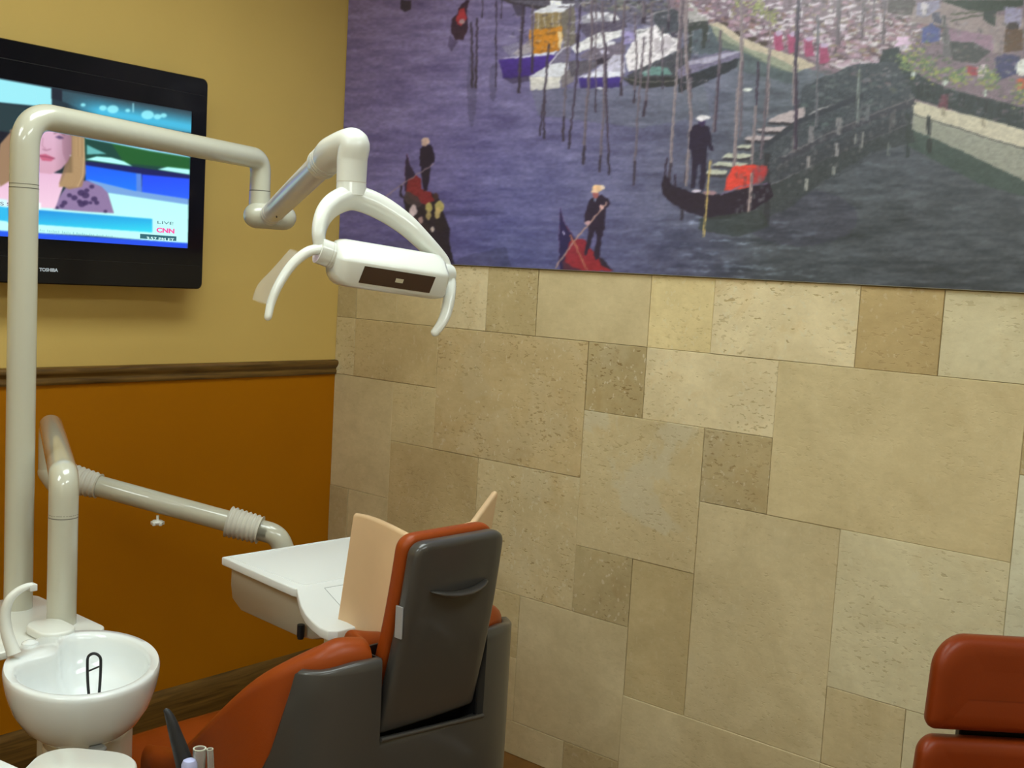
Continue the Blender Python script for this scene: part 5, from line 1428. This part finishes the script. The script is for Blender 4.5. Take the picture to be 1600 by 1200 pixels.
# white corner of a worktop at the lower left edge
wt = thing('side_counter', 'white countertop corner at the lower left edge of the view', 'counter', P(-60, 1260, 1.3))
bm = bmesh.new()
za = P(0, 1186, 1.42).z
e0, e1 = on(-2, 1184, 2, za), on(48, 1206, 2, za)
dd = (e1-e0).normalized(); nrm = V((-dd.y, dd.x, 0)); 
if nrm.dot(V((0, -1, 0))) < 0: nrm = -nrm
q = [e0-dd*.25, e1+dd*.10, e1+dd*.10+nrm*.30, e0-dd*.25+nrm*.30]
prism(bm, [(v.x, v.y) for v in q], za-.03, za, .004)
mesh_obj('worktop', bm, M['enamel_white'], wt)
bm = bmesh.new(); cc = sum(q, V())/4
prism(bm, [(cc.x+(v.x-cc.x)*.92, cc.y+(v.y-cc.y)*.92) for v in q], 0, za-.031, .002)
mesh_obj('cabinet', bm, M['enamel'], wt)
# suction nozzles
noz = thing('suction_nozzle', 'black bent suction nozzle standing upright in the foreground before the orange seat', 'suction nozzle', P(285, 1260, 1.50))
pn = spline([P(257, 1108, 1.50), P(262, 1114, 1.50), P(268, 1128, 1.50), P(275, 1150, 1.50), P(283, 1175, 1.50), P(290, 1200, 1.50), P(297, 1235, 1.50)], 6)
bm = bmesh.new(); tube(bm, pn, lambda t: .0022+.0098*min(1, t*1.25)**.8, 24); mesh_obj('nozzle_tip', bm, M['rubber'], noz, angle=80)
bm = bmesh.new(); pp = P(296, 1192, 1.49)
lathe(bm, [(.002, .008), (.008, .006), (.0105, 0), (.0105, -.05), (.009, -.10)], 24, Matrix.Translation(pp+V((0, 0, -.002)))); mesh_obj('collar', bm, M['frost'], noz)
def clear_tube(x, y, r, label, tilt):
    t = thing('saliva_tube', label, 'suction tube', P(x, y+80, 1.50), 0, 'clear suction tubes')
    top = P(x, y, 1.50); bot = top+V((0, 0, -.10))+ra*tilt
    bm = bmesh.new(); ri = r*.78; L2 = [top.lerp(bot, k/6) for k in range(7)]
    rr = []
    n = 28
    for p in L2[::-1]: rr.append([p+V((r*math.cos(2*math.pi*k/n), r*math.sin(2*math.pi*k/n), 0)) for k in range(n)])
    for p in L2: rr.append([p+V((ri*math.cos(2*math.pi*k/n), ri*math.sin(2*math.pi*k/n), 0)) for k in range(n)])
    rings(bm, rr, True, False, False)
    mesh_obj('tube_wall', bm, M['clear'], t, angle=60)
    bm = bmesh.new(); n = 28
    R_ = [(ri, -.0004), (ri, .0009), (r, .0009), (r, -.0004)]
    rings(bm, [[top+V((a*math.cos(2*math.pi*k/n), a*math.sin(2*math.pi*k/n), z)) for k in range(n)] for a, z in R_], True, False, False)
    mesh_obj('tube_rim', bm, mat('rim_pale', (.55, .56, .46), .3), t)
clear_tube(312, 1170, .0088, 'wide clear plastic suction tube, left of the two beside the black nozzle', -.003)
clear_tube(328, 1171, .0046, 'narrow clear plastic suction tube, right of the wide clear one', .008)

# ---- pieces that belong to a part go one level deeper
SUB = {'operating_light': {'pole': ['swivel_seam'], 'upper_arm': ['arm_seam'], 'spring_arm': ['arm_ring', 'arm_screw'], 'upper_elbow': ['elbow_seam'], 'window': ['bulb_clip'], 'pivot': ['pivot_rib'], 'handle': ['barrier_film']},
       'instrument_tray': {'post': ['post_seam'], 'tray_top': ['raised_edge', 'engraved_line'], 'spring_arm': ['tension_knob']},
       'spittoon_unit': {'bowl': ['cup_rest_button', 'drain_nut'], 'spout': ['spout_tip'], 'deck': ['cover_cap']},
       'dental_chair': {'back_shell': ['slot_lip', 'slot_liner'], 'headrest_shell': ['grip', 'side_label']},
       'operator_stool': {'star_base': ['castor']},
       'television': {'casing': ['maker_letters', 'bezel_line'], 'screen': ['live_letters', 'network_letters', 'clock_strip', 'clock_letters', 'banner_letters']}}
for tn_, mp_ in SUB.items():
    root = bpy.data.objects[tn_]; kids = list(root.children)
    for pn, subs in mp_.items():
        par = [k for k in kids if k.name.split('.')[0] == pn][0]
        for k in kids:
            if k.name.split('.')[0] in subs: k.parent = par; k.matrix_parent_inverse = Matrix.Identity(4)
for n_, l_ in (('grate', 'black drain grate'), ('window', 'dark amber lamp window'), ('bulb_clip', 'pale metal clip'), ('maker_letters', 'silver maker name'), ('side_label', 'pale grey label'), ('slot_liner', 'black filler as slot shade')):
    if n_ in bpy.data.objects: bpy.data.objects[n_]['label'] = l_
